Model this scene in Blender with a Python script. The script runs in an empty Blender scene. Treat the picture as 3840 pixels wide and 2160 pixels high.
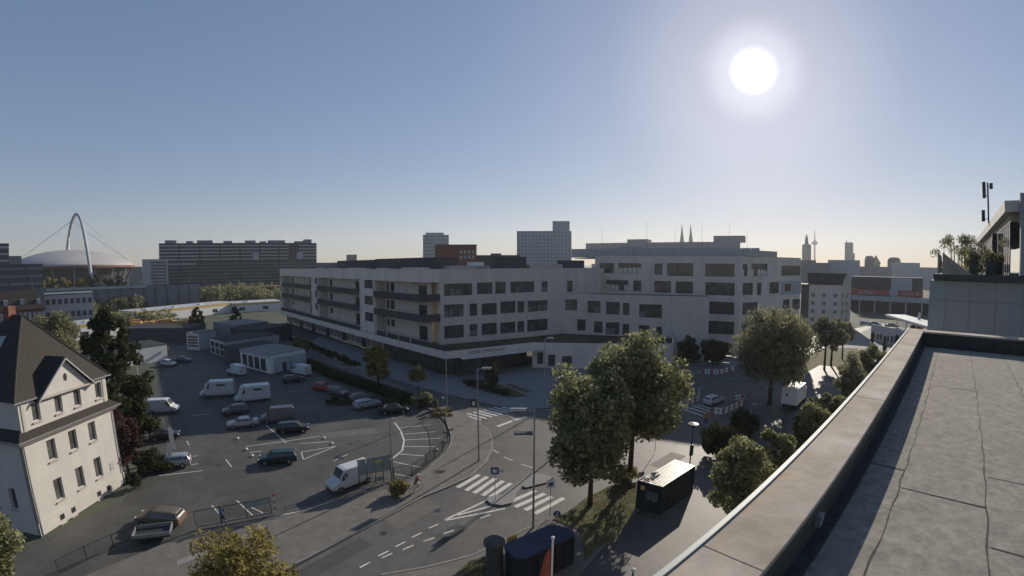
import bpy, math, random
import numpy as np
from mathutils import Vector, Matrix
S = bpy.context.scene
COL = S.collection
random.seed(7); RNG = np.random.default_rng(11)

# ------------------------------------------------------------------ camera
H = 22.5
cd = bpy.data.cameras.new('webcam')
cam = bpy.data.objects.new('webcam', cd); COL.objects.link(cam); S.camera = cam
cd.type = 'PANO'
cd.panorama_type = 'FISHEYE_LENS_POLYNOMIAL'
cd.sensor_width = 2.0; cd.sensor_height = 1.125
cd.fisheye_fov = math.radians(180)
cd.fisheye_polynomial_k0 = 0; cd.fisheye_polynomial_k1 = -1.1443; cd.fisheye_polynomial_k2 = 0
cd.fisheye_polynomial_k3 = 0.1163; cd.fisheye_polynomial_k4 = 0
cd.clip_start = 0.05; cd.clip_end = 20000
cam.matrix_world = Matrix.Translation((0, 0, H)) @ Matrix.Rotation(math.radians(90) - .0531, 4, 'X') @ Matrix.Rotation(-.0013, 4, 'Z')

# ------------------------------------------------------------------ sky and sun
SUN_AZ, SUN_EL = math.radians(31.16), math.radians(22.77)       # azimuth clockwise from +Y
SD = Vector((math.sin(SUN_AZ) * math.cos(SUN_EL), math.cos(SUN_AZ) * math.cos(SUN_EL), math.sin(SUN_EL)))
w = bpy.data.worlds.new('World'); S.world = w; w.use_nodes = True
nt = w.node_tree; N = nt.nodes; N.clear()
def nd(t, **k):
    n = N.new(t)
    for a, b in k.items(): setattr(n, a, b)
    return n
sky = nd('ShaderNodeTexSky', sky_type='NISHITA', sun_disc=False, sun_elevation=SUN_EL, sun_rotation=SUN_AZ,
         altitude=60, air_density=1.0, dust_density=.25, ozone_density=1.6)
bg = nd('ShaderNodeBackground'); out = nd('ShaderNodeOutputWorld')
bg.inputs[1].default_value = SKY_STRENGTH = 0.15
# the sun's own aureole in the thin haze round it, seen from anywhere
tc = nd('ShaderNodeTexCoord'); dot = nd('ShaderNodeVectorMath', operation='DOT_PRODUCT'); nrm = nd('ShaderNodeVectorMath', operation='NORMALIZE')
nt.links.new(tc.outputs['Generated'], nrm.inputs[0]); nt.links.new(nrm.outputs[0], dot.inputs[0]); dot.inputs[1].default_value = SD
ac = nd('ShaderNodeMath', operation='ARCCOSINE'); nt.links.new(dot.outputs['Value'], ac.inputs[0])
rmp = nd('ShaderNodeValToRGB'); nt.links.new(ac.outputs[0], rmp.inputs[0])
cr = rmp.color_ramp; cr.interpolation = 'EASE'
cr.elements[0].position = 0.0; cr.elements[0].color = (1, .97, .9, 1)
cr.elements[1].position = .62; cr.elements[1].color = (0, 0, 0, 1)
for p, v in ((.016, 1.0), (.024, .42), (.034, .2), (.055, .09), (.12, .03), (.33, .006)):
    e = cr.elements.new(p); e.color = (v, v * .98, v * .94, 1)
bg2 = nd('ShaderNodeBackground'); nt.links.new(rmp.outputs[0], bg2.inputs[0]); bg2.inputs[1].default_value = 2.6
hs = nd('ShaderNodeHueSaturation'); hs.inputs['Saturation'].default_value = 1.6
gm0 = nd('ShaderNodeGamma'); gm0.inputs[1].default_value = .46
nt.links.new(sky.outputs[0], gm0.inputs[0]); nt.links.new(gm0.outputs[0], hs.inputs['Color'])
add = nd('ShaderNodeAddShader')
tint = nd('ShaderNodeMixRGB', blend_type='MULTIPLY'); tint.inputs[0].default_value = 1; tint.inputs[2].default_value = (.98, .975, 1.12, 1)
nt.links.new(hs.outputs[0], tint.inputs[1]); nt.links.new(tint.outputs[0], bg.inputs[0])
nt.links.new(bg.outputs[0], add.inputs[0]); nt.links.new(bg2.outputs[0], add.inputs[1]); nt.links.new(add.outputs[0], out.inputs[0])
sl = bpy.data.lights.new('sun', 'SUN'); sl.energy = 4.6; sl.angle = math.radians(.53); sl.color = (1, .9, .76)
so = bpy.data.objects.new('sun', sl); COL.objects.link(so)
so.rotation_euler = SD.to_track_quat('Z', 'Y').to_euler(); so.location = (0, 0, 200)
vs = S.view_settings; vs.view_transform = 'Standard'; vs.look = 'None'; vs.gamma = 1; vs.exposure = 0.4
vs.use_curve_mapping = False
S.cycles.max_bounces = 6; S.cycles.diffuse_bounces = 3; S.cycles.transparent_max_bounces = 12
S.cycles.use_denoising = True
S.cycles.filter_width = 1.5

# ------------------------------------------------------------------ materials
MATS = {}
def mat(name, col, rough=.8, metal=0., var=.12, scale=1., bump=0., bscale=20., col2=None, spec=.3, trans=0., stretch=None, emit=0., detail=6):
    if name in MATS: return MATS[name]
    m = bpy.data.materials.new(name); m.use_nodes = True; MATS[name] = m
    n = m.node_tree.nodes; l = m.node_tree.links; b = n['Principled BSDF']
    b.inputs['Roughness'].default_value = rough; b.inputs['Metallic'].default_value = metal
    b.inputs['Specular IOR Level'].default_value = spec
    if trans: b.inputs['Transmission Weight'].default_value = trans
    t = n.new('ShaderNodeTexCoord'); src = t.outputs['Object']
    if stretch:
        mp = n.new('ShaderNodeMapping'); mp.inputs['Scale'].default_value = stretch; l.new(src, mp.inputs[0]); src = mp.outputs[0]
    nz = n.new('ShaderNodeTexNoise'); nz.inputs['Scale'].default_value = scale; nz.inputs['Detail'].default_value = detail
    nz.inputs['Roughness'].default_value = .62
    l.new(src, nz.inputs['Vector'])
    r = n.new('ShaderNodeValToRGB'); l.new(nz.outputs['Fac'], r.inputs[0])
    c2 = col2 or tuple(c * (1 + var) for c in col); c1 = tuple(c * (1 - var) for c in col)
    r.color_ramp.elements[0].position = .33; r.color_ramp.elements[1].position = .68
    r.color_ramp.elements[0].color = (*c1, 1); r.color_ramp.elements[1].color = (*c2, 1)
    l.new(r.outputs[0], b.inputs['Base Color'])
    if bump:
        n2 = n.new('ShaderNodeTexNoise'); n2.inputs['Scale'].default_value = bscale; n2.inputs['Detail'].default_value = 4; l.new(src, n2.inputs['Vector'])
        bp = n.new('ShaderNodeBump'); bp.inputs['Strength'].default_value = bump; bp.inputs['Distance'].default_value = .02
        l.new(n2.outputs['Fac'], bp.inputs['Height']); l.new(bp.outputs[0], b.inputs['Normal'])
    if emit:
        b.inputs['Emission Color'].default_value = (*col, 1); b.inputs['Emission Strength'].default_value = emit
    return m
def leafmat(name, ca, cb, tr=.35):
    m = bpy.data.materials.new(name); m.use_nodes = True; MATS[name] = m
    n = m.node_tree.nodes; l = m.node_tree.links; n.clear()
    t = n.new('ShaderNodeTexCoord'); nz = n.new('ShaderNodeTexNoise'); nz.inputs['Scale'].default_value = .9; nz.inputs['Detail'].default_value = 5
    l.new(t.outputs['Object'], nz.inputs['Vector'])
    g = n.new('ShaderNodeNewGeometry'); mx = n.new('ShaderNodeMath'); mx.operation = 'MULTIPLY_ADD'
    l.new(g.outputs['Random Per Island'], mx.inputs[0]); mx.inputs[1].default_value = .45; l.new(nz.outputs['Fac'], mx.inputs[2])
    r = n.new('ShaderNodeValToRGB'); l.new(mx.outputs[0], r.inputs[0])
    r.color_ramp.elements[0].position = .45; r.color_ramp.elements[1].position = .95
    r.color_ramp.elements[0].color = (*ca, 1); r.color_ramp.elements[1].color = (*cb, 1)
    d = n.new('ShaderNodeBsdfDiffuse'); tl = n.new('ShaderNodeBsdfTranslucent'); ms = n.new('ShaderNodeMixShader'); o = n.new('ShaderNodeOutputMaterial')
    l.new(r.outputs[0], d.inputs[0]); l.new(r.outputs[0], tl.inputs[0]); ms.inputs[0].default_value = tr
    l.new(d.outputs[0], ms.inputs[1]); l.new(tl.outputs[0], ms.inputs[2]); l.new(ms.outputs[0], o.inputs[0])
    return m
M = lambda k: MATS[k]
def weather(name, sc_=.09, amt=.35, stretch=(1, 1, 1)):
    m = MATS[name]; n = m.node_tree.nodes; l = m.node_tree.links; b = n['Principled BSDF']; src = b.inputs['Base Color'].links[0].from_socket
    t = n.new('ShaderNodeTexCoord'); mp = n.new('ShaderNodeMapping'); mp.inputs['Scale'].default_value = stretch; l.new(t.outputs['Object'], mp.inputs[0])
    z_ = n.new('ShaderNodeTexNoise'); z_.inputs['Scale'].default_value = sc_; z_.inputs['Detail'].default_value = 8; z_.inputs['Roughness'].default_value = .7; l.new(mp.outputs[0], z_.inputs['Vector'])
    mr_ = n.new('ShaderNodeMapRange'); mr_.inputs[1].default_value = .3; mr_.inputs[2].default_value = .7; mr_.inputs[3].default_value = 1 - amt; mr_.inputs[4].default_value = 1 + amt; l.new(z_.outputs['Fac'], mr_.inputs[0])
    mx = n.new('ShaderNodeMixRGB'); mx.blend_type = 'MULTIPLY'; mx.inputs[0].default_value = 1; l.new(src, mx.inputs[1]); l.new(mr_.outputs[0], mx.inputs[2]); l.new(mx.outputs[0], b.inputs['Base Color'])
mat('asphalt', (.088, .084, .078), .62, var=.16, scale=.35, bump=.3, bscale=30)
mat('asphalt_lot', (.07, .068, .063), .7, var=.22, scale=.22, bump=.3, bscale=25)
mat('paving', (.13, .12, .108), .9, var=.15, scale=.8, bump=.3, bscale=12)
mat('plaza_stone', (.17, .175, .18), .85, var=.1, scale=.6, bump=.2)
mat('kerb_stone', (.2, .195, .185), .85, var=.15, scale=3)
mat('road_paint', (.5, .49, .46), .7, var=.3, scale=4)
mat('grass', (.05, .06, .022), .95, var=.3, scale=.8, col2=(.13, .115, .05), bump=.6, bscale=30)
mat('city_ground', (.07, .075, .055), .95, var=.3, scale=.02)
mat('render_white', (.6, .53, .47), .9, var=.04, scale=.4)
mat('render_grey', (.52, .455, .4), .9, var=.05, scale=.4)
mat('render_rear', (.58, .5, .45), .9, var=.05, scale=.4)
mat('balcony_dark', (.06, .055, .056), .7, var=.15, scale=2)
mat('frame_dark', (.03, .032, .035), .5)
mat('frame_white', (.55, .55, .53), .5)
mat('glass_dark', (.07, .07, .068), .12, var=.5, scale=.6, spec=.6)
mat('glass_blind', (.55, .52, .45), .5, var=.15, scale=3)
mat('curtain', (.16, .15, .135), .8, var=.2, scale=2)
mat('patch_light', (.108, .1, .09), .75, var=.15, scale=1.2, bump=.3)
mat('patch_dark', (.06, .058, .055), .7, var=.15, scale=1.2, bump=.3)
mat('roof_gravel', (.13, .125, .12), .95, var=.2, scale=2, bump=.4)
mat('roof_green', (.055, .06, .035), .95, var=.4, scale=.5)
mat('house_wall', (.46, .445, .415), .9, var=.05, scale=.6, bump=.1)
mat('house_trim', (.4, .37, .33), .8, var=.06)
mat('roof_tile', (.032, .026, .022), .75, var=.3, scale=6, bump=.5, bscale=14)
mat('roof_black', (.03, .03, .032), .85, var=.3, scale=2)
mat('metal_grey', (.3, .31, .32), .45, .6, var=.1)
mat('metal_dark', (.05, .055, .06), .5, .4, var=.15)
mat('white_paint', (.62, .62, .6), .5, var=.04)
mat('cap_metal', (.35, .3, .24), .85, 0, var=.2, scale=1.3, col2=(.48, .435, .375), bump=.15, bscale=8, spec=.08)
mat('cap_edge', (.26, .28, .28), .6, .1, var=.06)
mat('bitumen', (.235, .215, .183), .95, var=.26, scale=7, bump=.45, bscale=80, stretch=(1, 1, 1))
mat('bitumen_dark', (.05, .048, .045), .95, var=.3, scale=8)
mat('panel_grey', (.23, .24, .25), .6, var=.06, scale=.7)
mat('panel_green', (.2, .26, .26), .4, var=.06)
mat('brick_red', (.16, .075, .055), .9, var=.25, scale=2)
mat('red', (.3, .075, .06), .7, var=.15, scale=2)
mat('yellow', (.58, .38, .11), .6, var=.1)
mat('orange', (.42, .24, .08), .6, var=.15)
mat('blue', (.06, .09, .17), .6, var=.1)
mat('container_blue', (.028, .04, .075), .6, .1, var=.25, scale=2)
mat('container_dark', (.018, .025, .03), .6, .1, var=.3, scale=2)
mat('container_roof', (.5, .5, .48), .35, .5, var=.12, scale=2)
mat('column_grey', (.06, .065, .06), .7, var=.15)
mat('bark', (.06, .045, .033), .95, var=.3, scale=6)
mat('tyre', (.015, .015, .016), .9)
mat('rim', (.35, .35, .36), .35, .8)
mat('car_white', (.45, .46, .47), .3, 0, var=.02, spec=.5)
mat('car_silver', (.33, .35, .37), .3, .5, var=.03, spec=.5)
mat('car_grey', (.12, .13, .145), .3, .4, var=.03, spec=.5)
mat('car_dark', (.018, .02, .026), .25, .2, var=.03, spec=.5)
mat('car_green', (.012, .035, .035), .25, .2, var=.03, spec=.5)
mat('car_red', (.3, .04, .035), .3, .1, var=.03, spec=.5)
mat('car_tan', (.12, .1, .08), .4, .1, var=.05, spec=.5)
mat('lamp_clear', (.7, .7, .68), .2, 0, var=.02, spec=.6)
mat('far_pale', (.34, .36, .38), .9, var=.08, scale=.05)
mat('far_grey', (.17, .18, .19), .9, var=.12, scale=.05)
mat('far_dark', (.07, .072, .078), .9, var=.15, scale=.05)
mat('arena_roof', (.36, .345, .34), .6, var=.08, scale=.02)
mat('skin', (.45, .28, .2), .7); mat('cloth_blue', (.1, .14, .2), .9); mat('cloth_white', (.6, .6, .58), .9); mat('wood', (.2, .13, .08), .8, var=.2, scale=3)
weather('asphalt', .11, .2); weather('asphalt', 1.3, .14); weather('asphalt_lot', .16, .22); weather('asphalt_lot', 1.7, .16); weather('paving', 2.5, .14)
weather('render_grey', .5, .11, (1, 1, .15)); weather('render_white', .6, .12, (1, 1, .12)); weather('render_rear', .5, .11, (1, 1, .15)); weather('house_wall', .9, .06, (1, 1, .15))
def lichen():
    m = MATS['cap_metal']; n = m.node_tree.nodes; l = m.node_tree.links; b = n['Principled BSDF']; src = b.inputs['Base Color'].links[0].from_socket
    t = n.new('ShaderNodeTexCoord'); d_ = n.new('ShaderNodeVectorMath'); d_.operation = 'DOT_PRODUCT'; d_.inputs[1].default_value = (math.cos(.9124), -math.sin(.9124), 0)
    geo_ = n.new('ShaderNodeNewGeometry'); l.new(geo_.outputs['Position'], d_.inputs[0])
    a_ = n.new('ShaderNodeMapRange'); a_.inputs[1].default_value = -1.1; a_.inputs[2].default_value = -1.42; l.new(d_.outputs['Value'], a_.inputs[0])
    z_ = n.new('ShaderNodeTexNoise'); z_.inputs['Scale'].default_value = 2.6; z_.inputs['Detail'].default_value = 9; z_.inputs['Roughness'].default_value = .75; l.new(t.outputs['Object'], z_.inputs['Vector'])
    r_ = n.new('ShaderNodeMapRange'); r_.inputs[1].default_value = .47; r_.inputs[2].default_value = .62; l.new(z_.outputs['Fac'], r_.inputs[0])
    p_ = n.new('ShaderNodeMath'); p_.operation = 'MULTIPLY'; l.new(a_.outputs[0], p_.inputs[0]); l.new(r_.outputs[0], p_.inputs[1])
    q_ = n.new('ShaderNodeMath'); q_.operation = 'MULTIPLY'; q_.inputs[1].default_value = .75; l.new(p_.outputs[0], q_.inputs[0])
    mx = n.new('ShaderNodeMixRGB'); l.new(q_.outputs[0], mx.inputs[0]); l.new(src, mx.inputs[1]); mx.inputs[2].default_value = (.36, .22, .1, 1); l.new(mx.outputs[0], b.inputs['Base Color'])
lichen(); weather('cap_metal', .45, .1); weather('cap_metal', 9, .08); weather('bitumen', .5, .05); weather('bitumen', 22, .12); weather('road_paint', 7, .25)
leafmat('leaf_green', (.075, .09, .04), (.34, .34, .19), .48)
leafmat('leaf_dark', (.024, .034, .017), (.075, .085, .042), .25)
leafmat('leaf_yellow', (.09, .085, .03), (.34, .29, .11), .4)
leafmat('leaf_olive', (.075, .082, .045), (.34, .33, .2), .45)
leafmat('leaf_red', (.04, .026, .026), (.1, .062, .06))
leafmat('leaf_pale', (.1, .1, .045), (.26, .25, .11))

# ------------------------------------------------------------------ builders
WL = {}
class MB:
    """collects faces in world metres and links them as one mesh object"""
    def __init__(s): s.v = []; s.f = []
    def add(s, vs_, fs):
        o = len(s.v); s.v += [tuple(map(float, p)) for p in vs_]; s.f += [tuple(i + o for i in f) for f in fs]; return s
    def box(s, o, u, a, b, c):
        """o origin xy, u unit dir xy; a along u, b along the left normal, c in z"""
        n = (-u[1], u[0]); P = []
        for z in c:
            for j in b:
                for i in a: P.append((o[0] + u[0] * i + n[0] * j, o[1] + u[1] * i + n[1] * j, z))
        return s.add(P, [(0, 2, 3, 1), (4, 5, 7, 6), (0, 1, 5, 4), (2, 6, 7, 3), (0, 4, 6, 2), (1, 3, 7, 5)])
    def prism(s, poly, z0, z1):
        n = len(poly); A = sum(poly[i][0] * poly[(i + 1) % n][1] - poly[(i + 1) % n][0] * poly[i][1] for i in range(n))
        if A < 0: poly = poly[::-1]
        P = [(x, y, z0) for x, y in poly] + [(x, y, z1) for x, y in poly]
        return s.add(P, [tuple(range(n))[::-1], tuple(range(n, 2 * n))] + [(i, (i + 1) % n, n + (i + 1) % n, n + i) for i in range(n)])
    def sheet(s, poly, z):
        n = len(poly); A = sum(poly[i][0] * poly[(i + 1) % n][1] - poly[(i + 1) % n][0] * poly[i][1] for i in range(n))
        if A < 0: poly = poly[::-1]
        return s.add([(x, y, z) for x, y in poly], [tuple(range(n))])
    def tube(s, pts, r, n=8, cap=True):
        """tapered tube along 3-D points; r number or list"""
        pts = [Vector(p) for p in pts]; R = r if isinstance(r, (list, tuple)) else [r] * len(pts)
        P = []; k = len(pts)
        for i, p in enumerate(pts):
            d = (pts[min(i + 1, k - 1)] - pts[max(i - 1, 0)]).normalized()
            a = Vector((0, 0, 1)) if abs(d.z) < .9 else Vector((1, 0, 0))
            e1 = d.cross(a).normalized(); e2 = d.cross(e1)
            for j in range(n):
                t = 2 * math.pi * j / n; P.append(p + (e1 * math.cos(t) + e2 * math.sin(t)) * R[i])
        F = [(i * n + j, i * n + (j + 1) % n, (i + 1) * n + (j + 1) % n, (i + 1) * n + j) for i in range(k - 1) for j in range(n)]
        if cap: F += [tuple(range(n))[::-1], tuple((k - 1) * n + j for j in range(n))]
        return s.add(P, F)
    def cyl(s, x, y, z0, z1, r, r1=None, n=16): return s.tube([(x, y, z0), (x, y, z1)], [r, r if r1 is None else r1], n)
    def lathe(s, x, y, prof, n=24):
        P = [(x + r * math.cos(2 * math.pi * j / n), y + r * math.sin(2 * math.pi * j / n), z) for r, z in prof for j in range(n)]
        k = len(prof)
        return s.add(P, [(i * n + j, i * n + (j + 1) % n, (i + 1) * n + (j + 1) % n, (i + 1) * n + j) for i in range(k - 1) for j in range(n)] + [tuple(range(n))[::-1], tuple((k - 1) * n + j for j in range(n))])
    def build(s, name, material, parent=None, smooth=False, bevel=0):
        off = WL.get(parent, Vector((0, 0, 0))) if parent else Vector((0, 0, 0))
        me = bpy.data.meshes.new(name); me.from_pydata([(x - off.x, y - off.y, z - off.z) for x, y, z in s.v], [], s.f)
        me.validate(); me.update()
        me.materials.append(M(material) if isinstance(material, str) else material)
        if smooth: me.polygons.foreach_set('use_smooth', [True] * len(me.polygons))
        o = bpy.data.objects.new(name, me); COL.objects.link(o)
        if parent: o.parent = parent; WL[o] = off
        if bevel:
            b = o.modifiers.new('b', 'BEVEL'); b.width = bevel; b.segments = 2; b.limit_method = 'ANGLE'
        return o
def tag(o, label=None, cat=None, group=None, kind=None):
    if label: o['label'] = label
    if cat: o['category'] = cat
    if group: o['group'] = group
    if kind: o['kind'] = kind
    return o
def empty(name, loc, label=None, cat=None, group=None, rz=0):
    o = bpy.data.objects.new(name, None); o.empty_display_size = .3; COL.objects.link(o)
    o.location = loc; o.rotation_euler.z = rz; WL[o] = Vector(loc)
    return tag(o, label, cat, group)
CH = {}
def kids(o): return [c for c in bpy.data.objects if c.parent == o]
def copy_tree(o, parent=None):
    c = o.copy(); COL.objects.link(c)
    if parent: c.parent = parent
    for ch in kids(o): copy_tree(ch, c)
    return c
def place(proto, used, loc, rz, label, group=None, sc=1.0):
    """first use moves the prototype itself, later uses copy it and its parts"""
    r = proto if not used.get(proto) else copy_tree(proto)
    used[proto] = True
    r.location = loc; r.rotation_euler.z = rz; r.scale = (sc, sc, sc)
    r['label'] = label
    if group: r['group'] = group
    return r
USED = {}
def unit(a, b):
    d = (b[0] - a[0], b[1] - a[1]); L = math.hypot(*d); return (d[0] / L, d[1] / L), L

def facade(parent, P0, P1, z0, z1, wins, wall, t=.35, side=-1, frame='frame_dark', pane='glass_dark', mull=1.3, blinds=(), name='wall', recess=.22, sill=None, bprob=.8, bm='glass_blind'):
    """wall P0->P1 with real window openings; side -1: outside lies to the right of P0->P1"""
    u, L = unit(P0, P1)
    us = sorted({0., L} | {min(max(w_[k], 0), L) for w_ in wins for k in (0, 1)})
    zs = sorted({z0, z1} | {min(max(w_[k], z0), z1) for w_ in wins for k in (2, 3)})
    mb = MB()
    inside = lambda a, b: any(w_[0] - 1e-4 < a < w_[1] + 1e-4 and w_[2] - 1e-4 < b < w_[3] + 1e-4 for w_ in wins)
    b0, b1 = (0, t) if side < 0 else (-t, 0)
    # merge cells into vertical runs per column
    for i in range(len(us) - 1):
        ua, ub = us[i], us[i + 1]
        if ub - ua < 1e-3: continue
        run = None
        for j in range(len(zs) - 1):
            solid = not inside((ua + ub) / 2, (zs[j] + zs[j + 1]) / 2)
            if solid: run = (run[0] if run else zs[j], zs[j + 1])
            if (not solid or j == len(zs) - 2) and run:
                mb.box(P0, u, (ua, ub), (b0, b1), run); run = None
            elif not solid: run = None
    wo = mb.build(name, wall, parent)
    k = -side
    for idx, (a, b, c, d) in enumerate(wins):
        if b - a < .05 or d - c < .05: continue
        fr = MB(); f0, f1 = sorted((k * recess, k * (recess + .06))); fw = .07
        fr.box(P0, u, (a, b), (f0, f1), (c, c + fw)); fr.box(P0, u, (a, b), (f0, f1), (d - fw, d))
        fr.box(P0, u, (a, a + fw), (f0, f1), (c + fw, d - fw)); fr.box(P0, u, (b - fw, b), (f0, f1), (c + fw, d - fw))
        nm = max(1, int(round((b - a) / mull)))
        for q in range(1, nm):
            x = a + (b - a) * q / nm; fr.box(P0, u, (x - .03, x + .03), (f0, f1), (c + fw, d - fw))
        if d - c > 2.2: fr.box(P0, u, (a + fw, b - fw), tuple(sorted((k * (recess + .002), k * (recess + .058)))), (d - .8, d - .74))
        fo = fr.build('window', frame, parent)
        pn = MB(); pn.box(P0, u, (a + .02, b - .02), tuple(sorted((k * (recess + .062), k * (recess + .08)))), (c + .02, d - .02)); pn.build('pane', pane, fo)
        if sill:
            sm = MB(); sm.box(P0, u, (a - .1, b + .1), tuple(sorted((-k * .14, k * .02))), (c - .12, c - .003)); sm.build('sill', sill, fo)
        if idx in blinds:
            for q in range(nm):
                if random.random() < bprob:
                    x0 = a + (b - a) * q / nm + .1; x1 = a + (b - a) * (q + 1) / nm - .1; hgt = (d - c) * random.uniform(.45, .6)
                    bl = MB(); bl.box(P0, u, (x0, x1), tuple(sorted((k * (recess - .04), k * (recess - .02)))), (c + .1, c + hgt)); bl.build('blind', bm, fo)
    return wo

def leaves(name, clumps, n, size, material, parent=None, origin=(0, 0, 0), droop=0.):
    """leaf-sized quads scattered through clump spheres: clumps = [(x,y,z,r)]"""
    cl = np.array(clumps, float); w_ = cl[:, 3] ** 2; idx = RNG.choice(len(cl), n, p=w_ / w_.sum())
    d = RNG.normal(size=(n, 3)); d /= np.linalg.norm(d, axis=1)[:, None]
    rad = cl[idx, 3] * (RNG.random(n) ** .42) ; c = cl[idx, :3] + d * rad[:, None]
    if droop: c[:, 2] -= droop * RNG.random(n) ** 2
    a = RNG.normal(size=(n, 3)); a[:, 2] += (-1.5 if droop else 0); a /= np.linalg.norm(a, axis=1)[:, None]
    b = np.cross(a, RNG.normal(size=(n, 3))); b /= np.linalg.norm(b, axis=1)[:, None]
    s_ = size * (.45 + 1.25 * RNG.random(n) ** 1.6)[:, None]
    a *= s_ * (1.5 if droop else .9); b *= s_ * (.35 if droop else .55)
    V = np.stack([c - a, c + b, c + a, c - b], 1).reshape(-1, 3) - np.array(origin)
    me = bpy.data.meshes.new(name); me.vertices.add(4 * n); me.vertices.foreach_set('co', V.ravel())
    me.loops.add(4 * n); me.loops.foreach_set('vertex_index', np.arange(4 * n, dtype=np.int32))
    me.polygons.add(n); me.polygons.foreach_set('loop_start', np.arange(0, 4 * n, 4, dtype=np.int32))
    me.update(); me.materials.append(M(material)); o = bpy.data.objects.new(name, me); COL.objects.link(o)
    if parent: o.parent = parent
    return o
def crown_clumps(c, rx, ry, rz, n, cr, hollow=.45):
    out = []
    for _ in range(n):
        while True:
            p = RNG.normal(size=3); p /= np.linalg.norm(p); r = (hollow + (1 - hollow) * RNG.random()) 
            if p[2] > -.85: break
        lobe = 1 + .16 * math.sin(p[0] * 5.1 + c[2]) * math.cos(p[1] * 4.3 + p[2] * 3.7) + .1 * math.sin(p[2] * 9 + p[0] * 7); r *= lobe
        out.append((c[0] + p[0] * rx * r, c[1] + p[1] * ry * r, c[2] + p[2] * rz * r, cr * (.65 + .7 * RNG.random())))
    return out
def tree(name, x, y, h, r, base=.28, label='', group=None, leaf='leaf_green', n=6000, size=.2, kind='round', cat='tree', cz=None, trunk=None, clumps=None):
    root = empty(name, (x, y, 0), label, cat, group)
    z0 = h * base; tr = trunk or max(.08, h * .018)
    tk = MB(); ax, ay = random.uniform(-.3, .3) * r * .2, random.uniform(-.3, .3) * r * .2
    top = h * (.9 if kind == 'cone' else .72)
    tk.tube([(x, y, 0), (x + ax * .3, y + ay * .3, z0), (x + ax, y + ay, (z0 + top) / 2), (x + ax, y + ay, top)], [tr * 1.3, tr, tr * .7, tr * .2], 8)
    nl = 9 if kind != 'cone' else 0
    for i in range(nl):
        t = 2 * math.pi * i / nl + random.random(); zz = z0 + (top - z0) * random.uniform(.0, .7); rr = r * random.uniform(.5, .8)
        p0 = Vector((x + ax * .6, y + ay * .6, zz)); p2 = Vector((x + math.cos(t) * rr, y + math.sin(t) * rr, min(zz + rr * .8, h * .92)))
        tk.tube([p0, (p0 + p2) / 2 + Vector((0, 0, .12 * r)), p2], [tr * .5, tr * .3, tr * .08], 5)
    tk.build('trunk', 'bark', root, smooth=True)
    hh = (h - z0) / 2
    if kind == 'round': cl = crown_clumps((0, 0, z0 + hh), r * .82, r * .82, hh * .85, clumps or 46, r * .27)
    elif kind == 'cone':
        cl = []
        for k_ in range(clumps or 70):
            t = random.random() ** .8; z = z0 + (h - z0) * t; rr = r * (1 - t ** 2.4) ** .7 * random.uniform(.35, 1.0); a = random.random() * 6.283
            cl.append((rr * math.cos(a), rr * math.sin(a), min(z, h - .3), r * .22 * (1.15 - t * .7)))
    elif kind == 'weep':
        cl = crown_clumps((0, 0, z0 + hh * 1.05), r * .85, r * .85, hh * .85, 120, r * .2, hollow=.3)
    elif kind == 'column':
        cl = [(random.uniform(-.3, .3) * r, random.uniform(-.3, .3) * r, z0 + (h - z0) * (k_ + .5) / 24, r * .6 * math.sin(math.pi * (k_ + 1.5) / 26) + .05) for k_ in range(24)]
    leaves('crown', cl, n, size, leaf, root, droop=(h * .16 if kind == 'weep' else 0))
    return root

# ------------------------------------------------------------------ survey of the place, in metres (x right, y ahead, z up)
C0 = (-18.98, 92.38)
RE = (23.38, 116.05)
LE = (-92.95, 166.9)
B2 = ((12.72, 110.14), (45.7, 98.1))
Q3 = ((22.62, 120.87), (55.0, 101.0), (81.0, 112.5))
WR = [(5.13, 11.7, 15.77, 18.36), (12.9, 16.72, 15.88, 18.43), (17.42, 20.08, 15.82, 18.53), (5.08, 9.64, 11.16, 13.87), (11.07, 12.94, 11.13, 13.84), (14.02, 17.83, 11.13, 13.76), (5.05, 9.63, 6.48, 9.32), (11.02, 12.9, 6.57, 9.24), (13.98, 17.81, 6.61, 9.26), (21.33, 27.82, 15.9, 18.46), (18.68, 22.66, 11.25, 14.02), (18.66, 22.66, 6.59, 9.16), (29.87, 31.65, 15.82, 18.39), (37.45, 39.21, 15.66, 18.39), (23.19, 25.08, 11.19, 13.87), (25.98, 31.67, 11.24, 13.87), (23.19, 25.09, 6.56, 9.19), (25.91, 31.7, 6.49, 9.33)]
uLog = 4.05
W2 = [(0.47, 3.49, 11.13, 13.84), (6.1, 9.29, 10.7, 13.61), (10.63, 13.96, 10.43, 13.48), (14.73, 16.28, 10.34, 13.32), (18.67, 24.09, 9.92, 13.11), (3.54, 5.66, 6.17, 9.0), (7.72, 9.9, 5.85, 8.66), (10.71, 13.98, 5.59, 8.55), (14.76, 16.34, 5.52, 8.3), (18.67, 21.16, 5.09, 8.09), (22.88, 24.17, 4.64, 7.85)]
W3 = [(1.29, 5.49, 20.16, 22.83), (6.66, 12.94, 20.11, 22.85), (16.45, 18.62, 19.96, 22.77), (19.79, 26.54, 19.68, 22.93), (29.54, 36.74, 19.73, 22.89), (3.18, 9.46, 15.55, 18.34), (10.83, 12.99, 15.58, 18.32), (16.51, 20.88, 15.4, 18.33), (22.04, 26.54, 15.32, 18.32), (29.61, 36.83, 15.1, 18.27), (30.23, 36.85, 10.46, 13.52), (30.41, 37.04, 5.54, 8.74)]
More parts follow.
